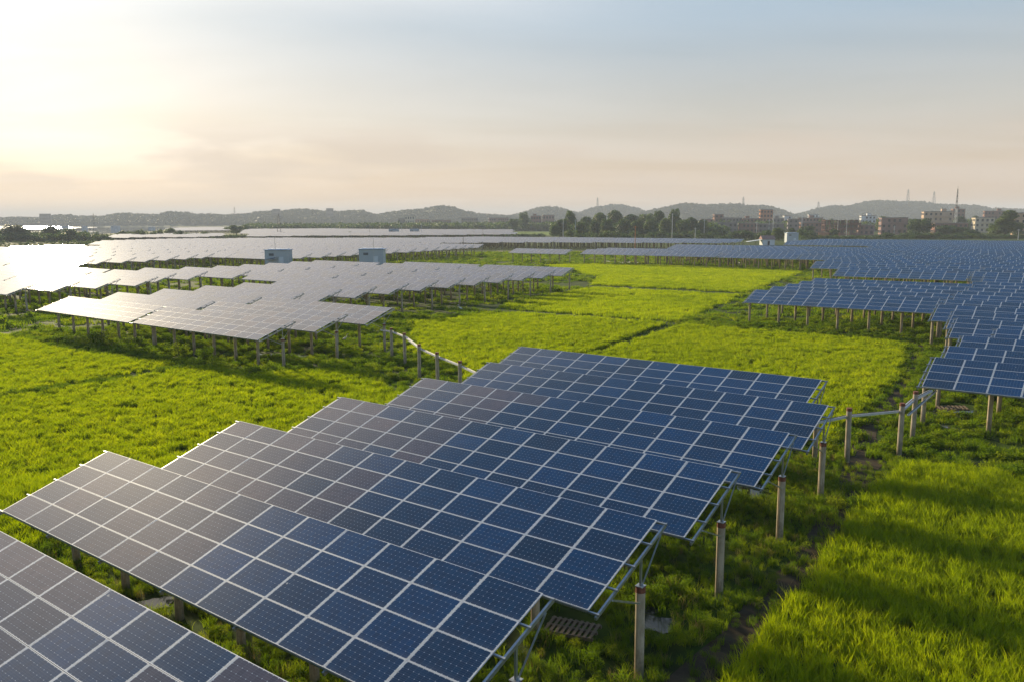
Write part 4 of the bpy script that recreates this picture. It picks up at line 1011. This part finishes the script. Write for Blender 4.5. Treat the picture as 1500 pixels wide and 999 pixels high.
def lattice(X, Yt, D, base, label, m, name='lattice_tower', z0=0, lower=None):
    g = far(X, D); h = hgt(Yt, D, X)-z0; g.z = z0; t = link(name, None, None, g, (0, 0, .4)); tag(t, label, 'tower')
    mb = MB(); th = max(.12, D*.00022)
    n = 9
    for k in range(n):
        z1, z2 = h*k/n, h*(k+1)/n; w1, w2 = base*(1-.85*k/n)/2, base*(1-.85*(k+1)/n)/2
        mm = lower if (lower and k < n*.55) else m
        for sx, sy in ((1, 1), (1, -1), (-1, 1), (-1, -1)):
            mb.bar((sx*w1, sy*w1, z1), (sx*w2, sy*w2, z2), th, th, mm)
        mb.bar((w1, w1, z1), (-w2, w2, z2), th*.6, th*.6, mm); mb.bar((-w1, -w1, z1), (w2, -w2, z2), th*.6, th*.6, mm)
        mb.bar((w1, -w1, z1), (w2, w2, z2), th*.6, th*.6, mm); mb.bar((-w1, w1, z1), (-w2, -w2, z2), th*.6, th*.6, mm)
    link('lattice', mb.mesh('lattice'), t)
    ar = MB()
    for f in (.78, .9): ar.box((0, 0, h*f), (base*1.5, th, th), m)
    link('crossarm', ar.mesh('crossarm'), t)
    link('spike', MB().tube([(0, 0, h*.98), (0, 0, h*1.06)], .08, m, 5).mesh('spike'), t)
lattice(408, 314, 650, 3.4, 'slender lattice pylon standing beyond the left arrays', m_dark)
lattice(137, 314, 1020, 2.6, 'dark tower standing by the lake on the left', m_dark)
lattice(282, 311, 2000, 6, 'faint tower on the hazy shore left of the umbrella tree', m_dark)
lattice(344, 304, 2250, 6, 'thin mast on the wooded ridge left of the pylon', m_dark)
lattice(1400, 277, 690, 2.2, 'tall mast, white below and dark above, rising over the right town', m_dark, 'radio_mast', 0, m_pw)
lattice(875, 290, 2900, 8, 'thin mast on the hill behind the wood', m_dark, z0=45)
lattice(1088, 289, 2400, 8, 'faint mast on top of the middle hill', m_dark, z0=42)
lattice(1328, 278, 2700, 9, 'left mast on the crest of the right hill', m_dark, z0=62)
lattice(1366, 281, 2700, 9, 'right mast on the crest of the right hill', m_dark, z0=58)
lattice(1198, 296, 2700, 8, 'faint mast on the left slope of the right hill', m_dark, z0=38)

# ------------------------------------------------------------------ white egrets in the grass
m_egret = simple('white_feathers', [(0.3, (.74, .74, .72)), (0.7, (.82, .82, .80))], 5, .8)
m_bill = simple('yellow_bill', [(0.3, (.5, .30, .05)), (0.7, (.6, .38, .08))], 5, .6)
def egret(p, rz, label, s=1.0):
    t = link('egret', None, None, p, (0, 0, rz)); tag(t, label, 'bird', 'white egrets'); t.scale = (s, s, s)
    b = MB(); b.tube([(-.30, 0, .36), (-.22, 0, .40), (-.08, 0, .46), (.06, 0, .50), (.13, 0, .56), (.12, 0, .66), (.16, 0, .76), (.20, 0, .83), (.25, 0, .84), (.29, 0, .83)], [.012, .06, .10, .085, .045, .028, .024, .03, .036, .012], m_egret, 10)
    link('body', b.mesh('body', True), t)
    link('bill', MB().tube([(.28, 0, .83), (.40, 0, .81)], [.012, .003], m_bill, 6).mesh('bill'), t)
    for y in (-.04, .04): link('leg', MB().tube([(0, y, -.02), (.02, y, .2), (-.01, y, .4)], .009, m_dark, 5).mesh('leg'), t)
for X, Y, rz, lab in ((493, 505, 2.6, 'white egret in the weeds behind the end pile of the left array'), (506, 503, .4, 'white egret facing away, right of the one by the end pile'), (674, 457, 3.0, 'small white egret alone at the paddy edge beyond the cable posts')):
    egret(at(X, Y, 0), rz, lab, 1.15)

# ------------------------------------------------------------------ hazy air
hm = bpy.data.materials.new('hazy_air'); hm.use_nodes = True; nt = hm.node_tree; nt.nodes.clear()
ho = nt.nodes.new('ShaderNodeOutputMaterial'); pv = nt.nodes.new('ShaderNodeVolumePrincipled'); nt.links.new(pv.outputs[0], ho.inputs['Volume'])
pv.inputs['Color'].default_value = (.80, .88, 1, 1); pv.inputs['Density'].default_value = .00022; pv.inputs['Anisotropy'].default_value = 0
b = MB(); b.box((0, 0, 60), (18200, 18200, 122), hm); hz_ = link('haze', b.mesh('haze')); tag(hz_, kind='stuff')
hz_.location = (0, 0, 0)
